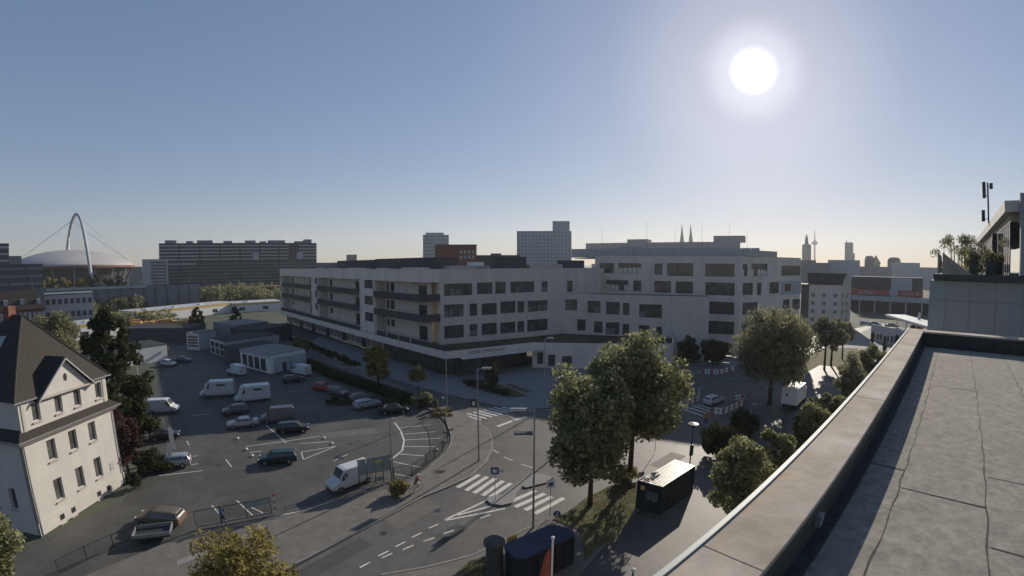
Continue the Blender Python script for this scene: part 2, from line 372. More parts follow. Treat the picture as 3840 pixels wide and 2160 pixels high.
W4 = [(1.12, 3.14, 19.93, 22.84), (4.79, 11.75, 19.89, 23.03), (1.27, 5.59, 15.26, 18.21), (7.29, 9.25, 15.11, 18.13), (1.51, 8.0, 10.38, 13.37), (1.43, 3.68, 5.55, 8.67), (18.41, 28.54, 19.92, 22.63), (19.62, 22.93, 10.77, 13.46), (24.49, 29.09, 10.48, 13.38), (12.89, 17.38, 15.26, 18.27)]
W4s = (18.6, 28.77, 14.73, 18.42)
LU = {1665: -0.12, 1510: 6.07, 1620: 1.61, 1480: 7.34, 1330: 14.15, 1310: 15.11, 1215: 19.91, 1185: 21.5, 1085: 27.1, 1040: 29.78, 895: 39.18, 850: 42.36, 720: 52.39, 595: 63.41, 620: 61.08, 555: 67.27, 460: 77.18, 360: 88.95, 275: 100.23, 265: 101.65}
LZ = {'b1t': 16.21, 'b1b': 14.63, 'b2t': 11.97, 'b2b': 10.37, 'fas': 18.76, 'ter': 6.56, 'terb': 5.36, 'ft': 21.56, 'w1t': 18.8, 'w1b': 16.64, 'w2t': 14.7, 'w2b': 12.5, 'w3t': 10.51, 'w3b': 8.26}
PA = (-12.7, 85.16)
PL2 = (-87.86, 158.97)
PB = (4.36, 95.44)
PC = (34.53, 91.6)
WPB = [(1.08, 2.37, 0.89, 3.53), (3.45, 4.95, 0.5, 3.03), (6.46, 8.6, 0.56, 2.76)]
kerb = [(-24.9, 14.4), (-18.5, 24.4), (-12.05, 34.44), (-9.99, 37.65), (-8.57, 39.74), (-6.53, 41.84), (-4.53, 44.17), (-3.06, 47.69), (-2.52, 51.34), (-2.52, 54.58), (-3.19, 57.68), (-4.64, 60.77), (-6.27, 63.21), (-8.15, 65.44), (-10.16, 67.81), (-16.71, 74.44), (-32.47, 91.5), (-53.11, 108.16)]
lot = [(-27.31, 30.12), (-21.73, 34.24), (-12.33, 42.76), (-10.67, 43.75), (-9.58, 46.5), (-8.33, 50.3), (-8.16, 53.21), (-8.4, 55.45), (-9.47, 59.9), (-11.4, 64.26), (-17.77, 73.06), (-33.19, 89.44), (-53.06, 104.62), (-75, 125), (-95, 110), (-75, 80), (-60, 60), (-48, 45), (-40.5, 37), (-38, 32)]
far = [(-57.12, 116.55), (-42.34, 100.42), (-25.41, 86.24), (-12.72, 75.89), (-6.07, 71.65), (-2.36, 69.02), (3.41, 66.97), (8.13, 65.75), (16.86, 71.3), (29.93, 82.0), (40.02, 87.03)]
bars1 = [[(-5.56, 41.8), (-3.54, 44.82)], [(-4.64, 41.21), (-2.66, 44.37)], [(-3.77, 40.73), (-1.8, 43.97)], [(-2.91, 40.25), (-0.95, 43.43)], [(-2.14, 39.97), (-0.12, 42.92)]]
bars2 = [[(0.26, 38.09), (3.23, 40.63)], [(1.18, 37.51), (3.86, 40.0)], [(2.06, 36.87), (4.99, 39.65)], [(-0.58, 38.74), (2.37, 41.27)]]
bars3 = [[(-7.76, 64.75), (-4.46, 62.29)], [(-6.87, 65.26), (-3.78, 62.93)], [(-5.97, 65.88), (-3.02, 63.76)], [(-5.19, 66.5), (-2.24, 64.24)], [(-4.39, 67.02), (-1.45, 64.91)], [(-3.65, 67.65), (-0.65, 65.58)], [(-2.83, 68.29), (0.05, 66.07)], [(-1.59, 68.4), (1.2, 66.55)]]
bars4 = [[(27.7, 66.03), (29.85, 62.15)], [(26.61, 65.18), (28.55, 61.44)], [(28.88, 66.62), (30.87, 62.93)], [(30.07, 66.95), (31.56, 64.05)]]
stop = [[(-2.04, 59.69), (-0.02, 61.98)], [(0.28, 62.33), (2.13, 63.76)], [(-2.26, 64.9), (-0.64, 64.34)], [(-0.64, 64.34), (0.29, 62.87)]]
dash = [[(-2.31, 51.58), (-1.62, 50.55)], [(-1.0, 49.54), (0.05, 48.44)], [(1.0, 47.49), (2.31, 46.56)], [(-5.83, 33.43), (-4.97, 34.02)], [(-2.85, 36.04), (-1.99, 36.66)], [(9.48, 43.71), (10.01, 43.66)], [(10.17, 43.65), (10.75, 43.59)], [(-11.44, 28.18), (-10.85, 28.96)], [(-10.48, 29.79), (-9.83, 30.54)], [(-10.11, 29.6), (-9.44, 30.29)], [(-9.38, 31.22), (-8.77, 32.0)], [(-8.73, 30.88), (-7.98, 31.58)], [(-8.34, 32.7), (-7.67, 33.44)], [(-7.28, 32.21), (-6.46, 32.79)], [(-7.2, 34.18), (-6.49, 34.87)]]
vee = [[(-6.09, 35.55), (-2.49, 39.28)], [(-5.04, 36.46), (-1.97, 38.26)], [(-6.08, 35.52), (-0.66, 37.82)]]
pline = [[(-25.62, 48.36), (-21.98, 50.94)], [(-21.98, 50.94), (-24.41, 46.35)], [(-25.62, 48.36), (-24.41, 46.35)], [(-33.51, 48.37), (-25.45, 53.8)], [(-31.95, 46.79), (-30.71, 47.56)], [(-26.96, 50.86), (-23.5, 52.19)], [(-35.21, 56.38), (-28.84, 50.65)], [(-15.47, 58.45), (-11.52, 60.0)], [(-14.35, 56.1), (-10.37, 57.36)], [(-13.86, 54.03), (-9.34, 55.1)], [(-13.5, 51.93), (-9.53, 52.28)], [(-13.45, 49.63), (-10.36, 49.35)], [(-13.86, 47.45), (-10.12, 46.24)], [(-15.84, 45.73), (-14.25, 45.03)], [(-33.67, 44.18), (-31.74, 42.52)], [(-48.85, 57.08), (-46.64, 58.7)], [(-12.97, 44.44), (-10.82, 43.73)], [(-38.56, 38.13), (-34.47, 40.73)], [(-36.91, 41.71), (-36.15, 42.22)], [(-38.31, 43.87), (-37.67, 44.22)], [(-42.5, 47.97), (-41.11, 46.74)], [(-20.63, 46.68), (-19.71, 48.72)], [(-28.57, 34.19), (-26.6, 32.8)], [(-26.71, 35.72), (-23.65, 33.58)], [(-25.1, 35.12), (-22.54, 34.03)], [(-21.03, 34.29), (-18.3, 36.06)]]
parc = [(-16.81, 60.33), (-15.19, 57.31), (-13.89, 53.86), (-13.39, 50.69), (-13.96, 48.28), (-14.78, 47.34)]
strip = [(-25.86, 25.49), (-25.19, 26.54), (-23.28, 29.15), (-21.52, 32.17), (-21.15, 31.67), (-22.62, 28.72), (-24.61, 26.01), (-25.43, 24.95)]
isl1 = [(-2.54, 39.28), (-2.04, 39.97), (-0.89, 40.29), (0.4, 42.69), (0.99, 41.93), (0.42, 40.29), (-0.01, 38.65), (-0.94, 38.22), (-1.98, 38.44)]
isl2 = [(0.4, 42.58), (1.9, 44.61), (2.88, 44.94), (4.41, 43.94), (3.47, 42.74), (1.39, 41.71)]
verge = [(3.63, 35.67), (5.16, 36.95), (7.07, 39.22), (9.77, 41.44), (12.83, 41.97), (11.62, 37.42), (8.53, 32.42), (6.63, 31.12), (5.61, 29.62), (5.72, 33.79)]
verge2 = [(-4.15, 27.94), (-3.2, 29.66), (-1.71, 30.34), (-1.18, 28.04)]
kr = [(-9.57, 27.46), (-6.41, 28.73), (-3.04, 30.46), (0.88, 34.02), (3.28, 35.76)]
plant = [(-9.07, 83.58), (-5.57, 84.92), (-2.66, 81.92), (0.43, 77.73), (2.52, 73.9), (0.05, 73.45), (-3.64, 77.72), (-6.44, 80.41)]
bench = [(-0.71, 81.06), (2.96, 76.13)]
bol = [(-32.76, 47.39), (-30.98, 45.78), (-24.56, 53.06), (-22.8, 51.46), (-36.02, 50.4), (-8.59, 53.96), (-9.15, 51.07)]
gate = [(-27.31, 30.12), (-21.73, 34.24)]
fenceA = [(-12.33, 42.76), (-18.66, 34.17)]
fenceB = [(-31.11, 27.23), (-32.31, 25.31), (-33.1, 23.17), (-33.64, 20.91)]
curvefence = [(-12.33, 42.76), (-10.67, 43.75), (-9.58, 46.5), (-8.33, 50.3), (-8.16, 53.21), (-8.4, 55.45), (-9.47, 59.9), (-11.4, 64.26)]
cars = [((-56.82, 56.19), (-52.28, 58.09)), ((-47.41, 46.7), (-44.37, 48.6)), ((-37.15, 41.64), (-40.46, 39.6)), ((-25.07, 45.84), (-28.98, 44.12)), ((-15.55, 42.6), (-17.82, 39.77)), ((-48.93, 69.1), (-54.32, 66.43)), ((-41.33, 68.31), (-45.91, 64.88)), ((-36.08, 56.18), (-40.03, 53.72)), ((-32.0, 59.27), (-36.24, 57.02)), ((-31.88, 53.85), (-27.74, 55.47)), ((-41.02, 61.14), (-44.27, 58.82)), ((-36.99, 75.62), (-31.54, 74.84)), ((-24.55, 65.29), (-21.36, 68.29)), ((-26.45, 68.69), (-23.49, 71.35)), ((-19.94, 63.96), (-16.21, 65.32)), ((-41.72, 84.79), (-45.88, 86.7)), ((-43.77, 78.73), (-41.12, 80.78)), ((-55.43, 82.06), (-60.07, 83.75)), ((-80.87, 90.73), (-76.76, 91.18)), ((-80.96, 86.6), (-77.69, 86.35)), ((31.04, 65.97), (34.69, 68.05)), ((-29.02, 30.46), (-33.48, 29.56)), ((-32.24, 73.76), (-28.33, 71.87))]
truck = ((40.78, 58.77), (50.11, 66.78))
t_dark = (-52.95, 46.07, 17.25, 4.89)
t_red = (-41.95, 37.01, 7.3, 1.53)
t_bigA = (7.26, 37.86, 14.31, 3.4)
t_bigB = (12.3, 42.88, 15.18, 4.76)
t_weep = (38.51, 59.33, 16.7, 5.92)
t_right = [(68.02, 83.78, 11.87, 3.88), (72.32, 86.82, 11.33, 3.75), (80.65, 92.8, 9.27, 3.06)]
t_row = [(18.76, 31.78, 8.12, 2.43), (26.14, 37.27, 6.47, 1.62), (33.89, 42.58, 7.63, 1.81), (41.23, 48.38, 6.95, 2.0), (51.2, 55.87, 8.45, 2.66), (64.91, 66.17, 9.03, 2.45)]
t_con = [(37.45, 90.27, 7.76, 2.99), (44.78, 92.95, 6.75, 3.44)]
t_plaza = [(-16.01, 73.3, 5.09, 1.87), (-3.46, 76.31, 5.91, 1.29), (-23.52, 74.98, 10.02, 2.42), (-51.26, 101.51, 5.67, 2.21)]
t_smcon = [(-119.97, 148.33, 6.93, 3.15), (-95.36, 138.73, 8.33, 2.55)]
hedge = [(-45.6, 93.52), (-36.61, 84.78), (-28.01, 78.39), (-20.76, 72.84), (-15.56, 68.89)]
poplar = [(103.02, 105.89, 4.29, 0.57), (92.58, 90.77, 5.73, 0.72), (110.56, 103.81, 2.88, 0.5)]
lamps = [(-3.82, 48.17, 11.08), (1.78, 34.38, 10.95), (-12.5, 42.99, 6.76), (-9.96, 65.8, 8.98), (5.03, 67.58, 11.2), (48.57, 96.52, 4.1), (37.0, 98.39, 7.1), (31.64, 52.83, 3.88), (24.03, 48.95, 0.98), (-22.9, 75.68, 6.52)]
lampX = (6.3, 51.7, 10.0)
pole2 = (7.96, 24.95, 2.49)
smallpole = (20.1, 45.54)
signs = [(-1.63, 39.11), (3.37, 36.18), (17.09, 49.3), (-6.38, 50.41), (-5.69, 62.39), (-10.64, 66.72)]
banner = ((-15.5, 40.79), (-12.58, 42.52))
barr = [[(39.22, 86.36), (42.4, 84.92), (45.93, 86.93), (48.12, 88.38)], [(25.55, 66.38), (26.96, 65.63), (31.17, 68.7), (32.67, 72.64)], [(30.0, 62.12), (31.68, 61.08), (37.64, 65.19), (38.85, 67.77), (36.28, 67.15)]]
cont1 = [(11.48, 37.0), (13.3, 35.49), (17.82, 39.14), (16.0, 40.6)]
cont2 = [(-0.82, 27.98), (0.45, 26.13), (4.92, 29.46), (3.04, 30.87)]
litf = (-1.27, 27.97)
house = ((-40.03, 24.32), (-40.82, 35.28))
sheds = {'white': [(-61.54, 90.44), (-50.6, 84.88), (-45.72, 92.48)], 'whitetop': [4.18, 3.72, 4.12], 'black': [(-87.91, 88.24), (-83.71, 94.4)], 'bz': 4.28, 'yard1': [(-79.94, 103.54), (-71.72, 98.55)], 'y1z': 4.01, 'yard0': [(-89.75, 105.8), (-85.03, 105.36)], 'y0z': 4.8}
post = [(-97.09, 70.52, 11.37), (-93.7, 71.73, 10.9), (-107.59, 89.57, 9.96), (-113.33, 98.27, 10.1), (-108.29, 103.8, 9.2), (-126.16, 186.3, 5.65), (-137.88, 220.43, 5.07)]
postb = [(-139.77, 106.67), (-149.24, 111.62), (-153.84, 150.5)]
vans = [(-140.25, 138.05), (-135.17, 139.19), (-135.58, 143.42), (-129.79, 143.19), (-123.93, 144.4), (-147.19, 143.91), (-124.52, 151.66)]
F = {'slats': ((-361.96, 213.05), (-356.28, 222.41), 42.3), 'office': ((-293.83, 171.07), (-278.25, 195.39), 26.4), 'brick': ((-159.66, 93.46), (-151.35, 106.39), 16.1), 'whitelow': ((-163.64, 114.99), (-153.47, 128.24), 13.9), 'wall': ((-219.67, 148.22), (-164.85, 207.49), 15.4), 'band': ((-295.96, 298.01), (-280.95, 312.2), 30.0), 'slab': ((-313.49, 336.63), (-191.63, 418.18), 44.7), 'slabmid': ((-312.93, 335.79), (-191.31, 417.23), 29.0), 'twin': ((-321.81, 840.5), (-302.8, 847.53), 43.1), 'rise1': ((-102.31, 509.84), (-72.92, 514.86), 56.9), 'brick2': ((-35.84, 206.92), (-16.57, 209.35), 31.3), 'dark2': ((-18.16, 229.28), (4.13, 229.96), 27.2), 'rise2': ((4.68, 429.97), (56.91, 426.22), 54.4), 'rise2c': ((39.11, 430.23), (55.43, 428.43), 64.1), 'low1': ((-308.65, 628.28), (-250.02, 653.83), 26.8), 'low2': ((-16.62, 349.6), (-8.3, 349.9), 31.0), 'sk1': ((293.3, 404.94), (314.81, 388.45), 26.4), 'sk2': ((326.31, 404.88), (350.87, 383.78), 29.7), 'sk3': ((437.96, 480.3), (466.87, 452.25), 23.7), 'sk4': ((501.5, 488.36), (527.0, 460.73), 29.8), 'sk5': ((449.88, 397.0), (468.19, 375.23), 23.9), 'sk0': ((462.93, 652.45), (487.05, 634.65), 32.9), 'hall': ((179.03, 202.11), (204.41, 176.4), 17.7), 'hallw': ((188.01, 182.47), (194.94, 175.05), 17.7), 'sign': ((171.22, 193.0), (195.46, 168.4), 11.7), 'bandw': ((169.32, 190.67), (195.25, 164.02), 8.6), 'apt': ((113.81, 152.14), (123.14, 144.69), 15.7), 'aptL': ((126.0, 174.21), (128.88, 172.09), 14.3), 'farleft': ((-506.31, 483.37), (-493.4, 496.54), 25.4), 'skA': ((-424.55, 264.11), (-418.86, 273.05), 36.0)}
apt_ridge = 20.02
apt_g = ((123.14, 144.69), (130.68, 147.41))
arena = (-443.0, 345.0)
dom = [(619.29, 1572.44, 169.72), (648.98, 1560.43, 169.47)]
tv = [(2062.34, 2703.1, 274.54), (2062.12, 2703.27, 181.74), (2050.59, 2712.03, 194.49)]
rt = [(771.62, 1046.23, 107.76), (771.6, 1046.25, 80.4), (987.02, 1129.51, 104.0), (986.59, 1129.89, 95.24), (618.99, 653.33, 42.87), (766.27, 789.2, 47.53), (648.58, 623.98, 40.75)]
ramp = [(113.04, 116.34), (111.21, 100.21), (143.0, 157.18), (159.83, 168.58)]
rampz = 5.01
rcars = [(116.69, 123.63, 4.2), (118.89, 121.52, 4.56), (122.73, 117.64, 3.95), (127.96, 111.92, 4.5)]
canopy = [(118.45, 114.87, 7.57), (107.22, 90.02, 10.59)]
ped = (-25.31, 31.38)
cyc = (-9.56, 40.42)
bush = (-11.05, 39.69)
# ================================================================== GROUND
def struct(o): o['kind'] = 'structure'; return o
struct(MB().sheet([(-9000, -300), (9000, -300), (9000, 9500), (-9000, 9500)], 0).build('ground', 'city_ground'))
struct(MB().sheet([(-40, 2), (60, 2), (135, 60), (150, 150), (60, 110), (10, 96), (-20, 88), (-72, 136), (-80, 130), (-45, 90), (-30, 40)], .004).build('road', 'asphalt'))
struct(MB().sheet(lot, .008).build('parking_lot', 'asphalt_lot'))
struct(MB().sheet([(-60, -5), (-24.9, 10), (-27.4, 29.9), (-38, 32), (-41, 20), (-60, 10)], .006).build('yard', 'asphalt_lot'))
struct(MB().sheet([(-72, 92), (-95, 82), (-100, 108), (-84, 118), (-66, 104)], .010).build('yard_paving', 'asphalt_lot'))
# pavement left of the road (kerb line -> lot edge)
def kerbline(name, pts, w_=.18, z=.13):
    mb = MB()
    for a, b in zip(pts, pts[1:]):
        u, L = unit(a, b); mb.box(a, u, (0, L + .02), (-w_ / 2, w_ / 2), (0, z + .004))
    o = mb.build(name, 'kerb_stone'); return struct(o)
inner = [(-27.8, 28.6), (-21.2, 33.3), (-12.1, 42.2), (-10.2, 43.3), (-9.1, 46.3), (-7.9, 50.2), (-7.75, 53.3), (-8.0, 55.7), (-9.1, 60.1), (-11, 64.2), (-17.5, 72.6), (-33, 89.0), (-54.5, 106)]
kp = kerb[:-1] + [(-54.3, 107.2)]
mbp = MB()
def pave_between(A_, B_, z, mb):
    """strip of quads between two polylines, resampled"""
    def res(P, n):
        d = [0]
        for a, b in zip(P, P[1:]): d.append(d[-1] + math.dist(a, b))
        o = []
        for i in range(n + 1):
            t = d[-1] * i / n; j = 0
            while j < len(P) - 2 and d[j + 1] < t: j += 1
            f = (t - d[j]) / max(d[j + 1] - d[j], 1e-6); o.append((P[j][0] + (P[j + 1][0] - P[j][0]) * f, P[j][1] + (P[j + 1][1] - P[j][1]) * f))
        return o
    a = res(A_, 60); b = res(B_, 60)
    for i in range(60): mb.add([(*a[i], z), (*a[i + 1], z), (*b[i + 1], z), (*b[i], z)], [(0, 1, 2, 3)])
    return mb
struct(pave_between(kp[2:], inner[1:], .12, MB()).build('pavement', 'paving'))
struct(pave_between([(-24.9, 14.4), (-18.5, 24.4), (-12.05, 34.44)], [(-33.5, 18), (-27.8, 28.6), (-21.2, 33.3)], .116, MB()).build('driveway', 'paving'))
kerbline('kerb', kerb); kerbline('lot_edge_kerb', inner[1:], .12, .16)
struct(MB().sheet(strip, .13).build('concrete_strip', 'kerb_stone'))
# plaza and far pavement
struct(MB().prism(far[:9] + [(34, 90.5), (4.5, 97.5), (-14, 88.6), (-62, 136)], 0, .12).build('plaza', 'plaza_stone'))
kerbline('plaza_kerb', far[:9])
struct(MB().prism([(16.9, 71.4), (29.9, 82.1), (40, 87.1), (46, 90), (60, 96), (52, 101), (46, 98), (34.4, 91.4)], 0, .115).build('far_pavement', 'plaza_stone'))
struct(MB().prism(kr + [(5, 37), (8, 39.6), (13.5, 42.6), (14.5, 42), (12, 37), (7, 30.8), (2, 24), (-8, 18)], 0, .1).build('right_pavement', 'paving'))
struct(MB().sheet([(1.5, 22), (9, 30.5), (16, 41.5), (24, 51), (30, 56), (45, 70), (70, 88), (75, 84), (40, 44), (12, 16)], .105).build('service_yard', 'asphalt'))
kerbline('right_kerb', kr)
tag(MB().prism(verge, 0, .16).build('grass_verge', 'grass'), kind='structure')
tag(MB().prism(verge2, 0, .15).build('grass_corner', 'grass'), kind='structure')
struct(MB().prism(isl1, 0, .16).build('traffic_island', 'kerb_stone')); struct(MB().prism(isl2, 0, .15).build('traffic_island', 'kerb_stone'))
struct(MB().prism([(66, 78), (84, 92), (96, 104), (88, 108), (72, 98), (60, 84)], 0, .1).build('lawn', 'grass'))
struct(MB().sheet([(60, 80), (75, 98), (95, 112), (135, 140), (140, 100), (100, 74), (75, 70)], .02).build('bright_paving', 'kerb_stone'))
# dry grass blades on the verges
def blades(name, poly, n, z):
    xs = [p[0] for p in poly]; ys = [p[1] for p in poly]; P = []; F = []
    def inp(x, y):
        c = False
        for i in range(len(poly)):
            a, b = poly[i], poly[i - 1]
            if (a[1] > y) != (b[1] > y) and x < (b[0] - a[0]) * (y - a[1]) / (b[1] - a[1]) + a[0]: c = not c
        return c
    while len(P) < 3 * n:
        x, y = random.uniform(min(xs), max(xs)), random.uniform(min(ys), max(ys))
        if not inp(x, y): continue
        a = random.random() * 6.28; h = random.uniform(.05, .16); k = len(P)
        P += [(x - .03 * math.cos(a), y - .03 * math.sin(a), z), (x + .03 * math.cos(a), y + .03 * math.sin(a), z), (x + random.uniform(-.06, .06), y + random.uniform(-.06, .06), z + h)]; F.append((k, k + 1, k + 2))
    tag(MB().add(P, F).build(name, 'leaf_olive'), kind='stuff')
blades('grass', verge, 5000, .155); blades('grass', verge2, 1200, .145)
# painted markings
def lines(name, segs, w_, z):
    mb = MB()
    for a, b in segs:
        u, L = unit(a, b); mb.box(a, u, (0, L), (-w_ / 2, w_ / 2), (z, z + .004))
    return struct(mb.build(name, 'road_paint'))
for nm, bs, w_ in (('zebra_crossing', bars1, .5), ('zebra_crossing', bars2, .5), ('zebra_crossing', bars3, .42), ('zebra_crossing', bars4, .4)): lines(nm, bs, w_, .012)
lines('lane_marking', dash, .14, .012); lines('stop_line', stop[:2], .5, .012); lines('lane_marking', stop[2:], .14, .012); lines('island_marking', vee, .22, .012)
lines('parking_marking', pline, .13, .014); lines('parking_marking', list(zip(parc, parc[1:])), .22, .013)
lines('lane_marking', [((34 + i * 4.2, 76 + i * 2.6), (36 + i * 4.2, 77.2 + i * 2.6)) for i in range(3)], .14, .012)
# plaza planting bed with bench wall
tag(MB().prism(plant, .1, .2).build('planting_bed', 'grass'), kind='structure')
pb = [(x, y, .35, .8) for x, y in [(plant[0][0] * (1 - t) + plant[5][0] * t + random.uniform(-.9, .9), plant[0][1] * (1 - t) + plant[5][1] * t + random.uniform(-.9, .9)) for t in [i / 26 for i in range(2, 25)]]]
tag(leaves('ground_cover', pb, 5000, .13, 'leaf_dark'), kind='stuff')
u, L = unit(*bench); bn = empty('plaza_bench', (*bench[0], .12), 'long low wooden topped bench wall beside the dark plaza planting bed', 'bench')
MB().box(bench[0], u, (0, L), (-.25, .25), (.12, .48)).build('base', 'kerb_stone', bn); MB().box(bench[0], u, (.1, L - .1), (-.28, .28), (.483, .55)).build('seat', 'wood', bn)

# ================================================================== SCHOOL COMPLEX
ZR = 21.5
sc = empty('school_building', (*C0, 0), 'long grey white four storey school with dark balcony bands and corner terrace', 'building')
uR, LR = unit(C0, RE); uL_, LL = unit(C0, LE)
# right facade (solid from the corner loggia on)
P1 = (C0[0] + uR[0] * uLog, C0[1] + uR[1] * uLog)
facade(sc, P1, RE, 5.25, 19.14, [(a - uLog, b - uLog, c, d) for a, b, c, d in WR], 'render_grey', recess=.25, blinds=(0, 3, 9, 12, 7, 15), bprob=.35, bm='curtain')
MB().box(C0, uR, (uLog, LR), (0, .36), (19.14, ZR)).build('wall', 'render_grey', sc)
# roof band and roof over everything
def corner_band(z0, z1, t, name, m, ra, la, par=sc, out=0.0, lstart=0.):
    mb = MB(); mb.box(C0, uR, (-out, ra), (-out, t - out), (z0, z1)); mb.box(C0, uL_, (t if not out else lstart, la), (-t + out, out), (z0, z1)); return mb.build(name, m, par)
MB().box(C0, uR, (0, uLog), (0, .36), (18.76, ZR)).box(C0, uL_, (.37, LL), (-.36, 0), (18.76, ZR)).build('roof_parapet', 'render_white', sc)
MB().box(C0, uR, (-.05, LR), (-.05, .45), (ZR, ZR + .06)).box(C0, uL_, (.46, LL), (-.45, .05), (ZR, ZR + .06)).build('coping', 'metal_grey', sc)
def off(p, du, u, dn, n): return (p[0] + u[0] * du + n[0] * dn, p[1] + u[1] * du + n[1] * dn)
nL = (uL_[1], -uL_[0]); nL = nL if nL[1] > 0 else (-nL[0], -nL[1])      # into the building
nL = (-uL_[1] * -1, uL_[0] * -1)
nL = (uL_[1], -uL_[0])
# choose inward normal of the left wing: it points to +x +y
if nL[0] + nL[1] < 0: nL = (-nL[0], -nL[1])
inL = off(C0, 1, uL_, 0, nL)
LEi = off(C0, LL, uL_, 17, nL)
roof_poly = [off(C0, .4, uR, .3, nL), off(C0, LR, uR, 0, nL), off(C0, LR, uR, 16, (-uR[1], uR[0])), off(C0, 16, uR, 16, (-uR[1], uR[0])), LEi, off(C0, LL, uL_, .37, nL)]
MB().prism(roof_poly, 20.7, 20.9).build('roof', 'roof_gravel', sc)
# left facade: solid bays at the outer line, loggias between
LUk = lambda k: LU[k]
solid = [(LU[1185], LU[1040]), (LU[620], LU[555]), (LU[265] + 0., LL)]
z = LZ; FZ = 5.25
facade(sc, off(C0, solid[0][0], uL_, 0, nL), off(C0, solid[0][1], uL_, 0, nL), FZ, 18.76, [(.6, LU[1085] - LU[1185] - .2, z['w1b'], z['w1t'] - .05), (.6, LU[1085] - LU[1185] - .2, z['w2b'], z['w2t']), (.6, LU[1085] - LU[1185] - .2, z['w3b'], z['w3t'])], 'render_white', side=1)
facade(sc, off(C0, solid[1][0], uL_, 0, nL), off(C0, solid[1][1], uL_, 0, nL), FZ, 18.76, [(.5, 2.6, 16.6, 18.6), (.5, 2.6, 12.3, 14.6), (.5, 2.6, 8.2, 10.4)], 'render_white', side=1)
facade(sc, off(C0, LU[265], uL_, 0, nL), off(C0, LL, uL_, 0, nL), FZ, 18.76, [(.8, 2.6, 8.2, 10.4), (.8, 2.6, 12.3, 14.6), (.8, 2.6, 16.4, 18.6)], 'render_white', side=1)
DEP = 3.2
logs = [(0.0, LU[1185]), (LU[1040], LU[620]), (LU[555], LU[265])]
for i, (a, b) in enumerate(logs):
    base = off(C0, 0, uL_, DEP, nL); w_ = []
    for (zb, zt) in ((6.1, 8.9), (10.4, 13.6), (14.7, 17.9)):
        w_.append((b - 4.6, b - 2.6, zb + 1.2, zt + .2)); w_.append((b - 1.9, b - .5, zb + 1.2, zt + .2)) if i == 0 else None
        w_.append((a + (b - a) * (.12 if i == 0 else .2), a + (b - a) * (.28 if i == 0 else .3), zb - .4, zt))
    a0 = a if i else 1.2
    facade(sc, off(base, a0, uL_, 0, nL), off(base, b, uL_, 0, nL), FZ, 18.76, [(p - a0, q - a0, r, s_) for p, q, r, s_ in w_ if p - a0 > .1], 'render_white', side=1)
    # return walls of the loggia
    mb = MB(); c0 = off(C0, b - .3, uL_, .36, nL); mb.box(c0, uL_, (0, .3), (-DEP - .3, 0), (FZ, 18.76)) if nL == (uL_[1], -uL_[0]) else mb.box(c0, uL_, (0, .3), (0, DEP + .3), (FZ, 18.76))
    mb.build('return_wall', 'render_white', sc)
    if i:
        mb = MB(); c0 = off(C0, a, uL_, .36, nL); mb.box(c0, uL_, (0, .3), (-DEP, 0), (FZ, 18.76)); mb.build('return_wall', 'render_white', sc)
    # thin columns and balcony slabs with dark railing panels
    for zb, zt in ((z['b2b'], z['b2t']), (z['b1b'], z['b1t'])):
        mb = MB(); mb.box(C0, uL_, (a + .02 if i else -.35, b - .02), (-DEP, .35), (zb, zb + .3)); so_ = mb.build('balcony_slab', 'render_grey', sc)
        npan = max(3, int((b - a) / 3.2)); 
        for q in range(npan):
            x0 = (a if i else -.3) + (b - a) * q / npan; x1 = (a if i else -.3) + (b - a) * (q + 1) / npan - .05
            MB().box(C0, uL_, (x0, x1), (.26, .36), (zb + .02, zt)).build('railing_panel', 'balcony_dark', so_)
        if i == 0:
            MB().box(C0, uR, (.05, uLog - .02), (-.36, 3), (zb + .003, zb + .297)).build('balcony_slab', 'render_grey', sc)
            MB().box(C0, uR, (-.3, uLog), (-.4, -.3), (zb + .02, zt)).build('railing_panel', 'balcony_dark', sc)
    for q in range(1, 4):
        c0 = off(C0, a + (b - a) * q / 4, uL_, .5, nL); MB().cyl(c0[0], c0[1], FZ, 18.76, .12, n=8).build('column', 'render_white', sc)
# side wall of the corner loggia
MB().box(P1, uR, (.02, .32), (.36, 6.5), (FZ, 18.76)).build('return_wall', 'render_white', sc)
# slab that closes the loggia ceilings
MB().prism([off(C0, 0, uL_, .37, nL), off(C0, LL, uL_, .37, nL), off(C0, LL, uL_, 4, nL), off(C0, 3, uR, 3.2, nL), off(C0, uLog, uR, .2, nL)], 18.68, 18.755).build('soffit', 'render_grey', sc)
# terrace (ground floor is wider), entrance wing
uP = unit(PA, PL2)[0]
PL = (PA[0] + uP[0] * 112, PA[1] + uP[1] * 112)
terr = [PA, PB, PC, (38.5, 101.5), (14, 117), (0, 122), (-30, 118), (PL[0] + 16, PL[1] + 12), PL]
tw = empty('entrance_wing', (*PA, 0), 'low entrance wing with white fascia and lettering below the school terrace', 'building')
terr_in = [off(PA, .2, uP, 0, nL)] + terr[1:]
MB().prism([(x * 1.0, y + (.36 if k < 3 else 0)) for k, (x, y) in enumerate(terr)], 5.0, 5.27).build('terrace_deck', 'roof_green', tw)
uB, LB = unit(PA, PB); uC, LC = unit(PB, PC)
fz0, fz1 = 4.3, 5.6
MB().box(PA, uP, (0, 112), (-0, .3), (4.15, 5.6)).build('fascia', 'render_white', tw)
MB().box(PA, uB, (0, LB), (0, .3), (fz0 - .15, fz1)).build('fascia', 'render_white', tw)
facade(tw, PB, PC, .1, fz1, WPB, 'render_white', recess=.2)
MB().box((PC[0], PC[1]), unit(PC, (38.5, 101.5))[0], (.0, 10.7), (0, .3), (.1, fz1 + .3)).build('wall', 'render_white', tw)
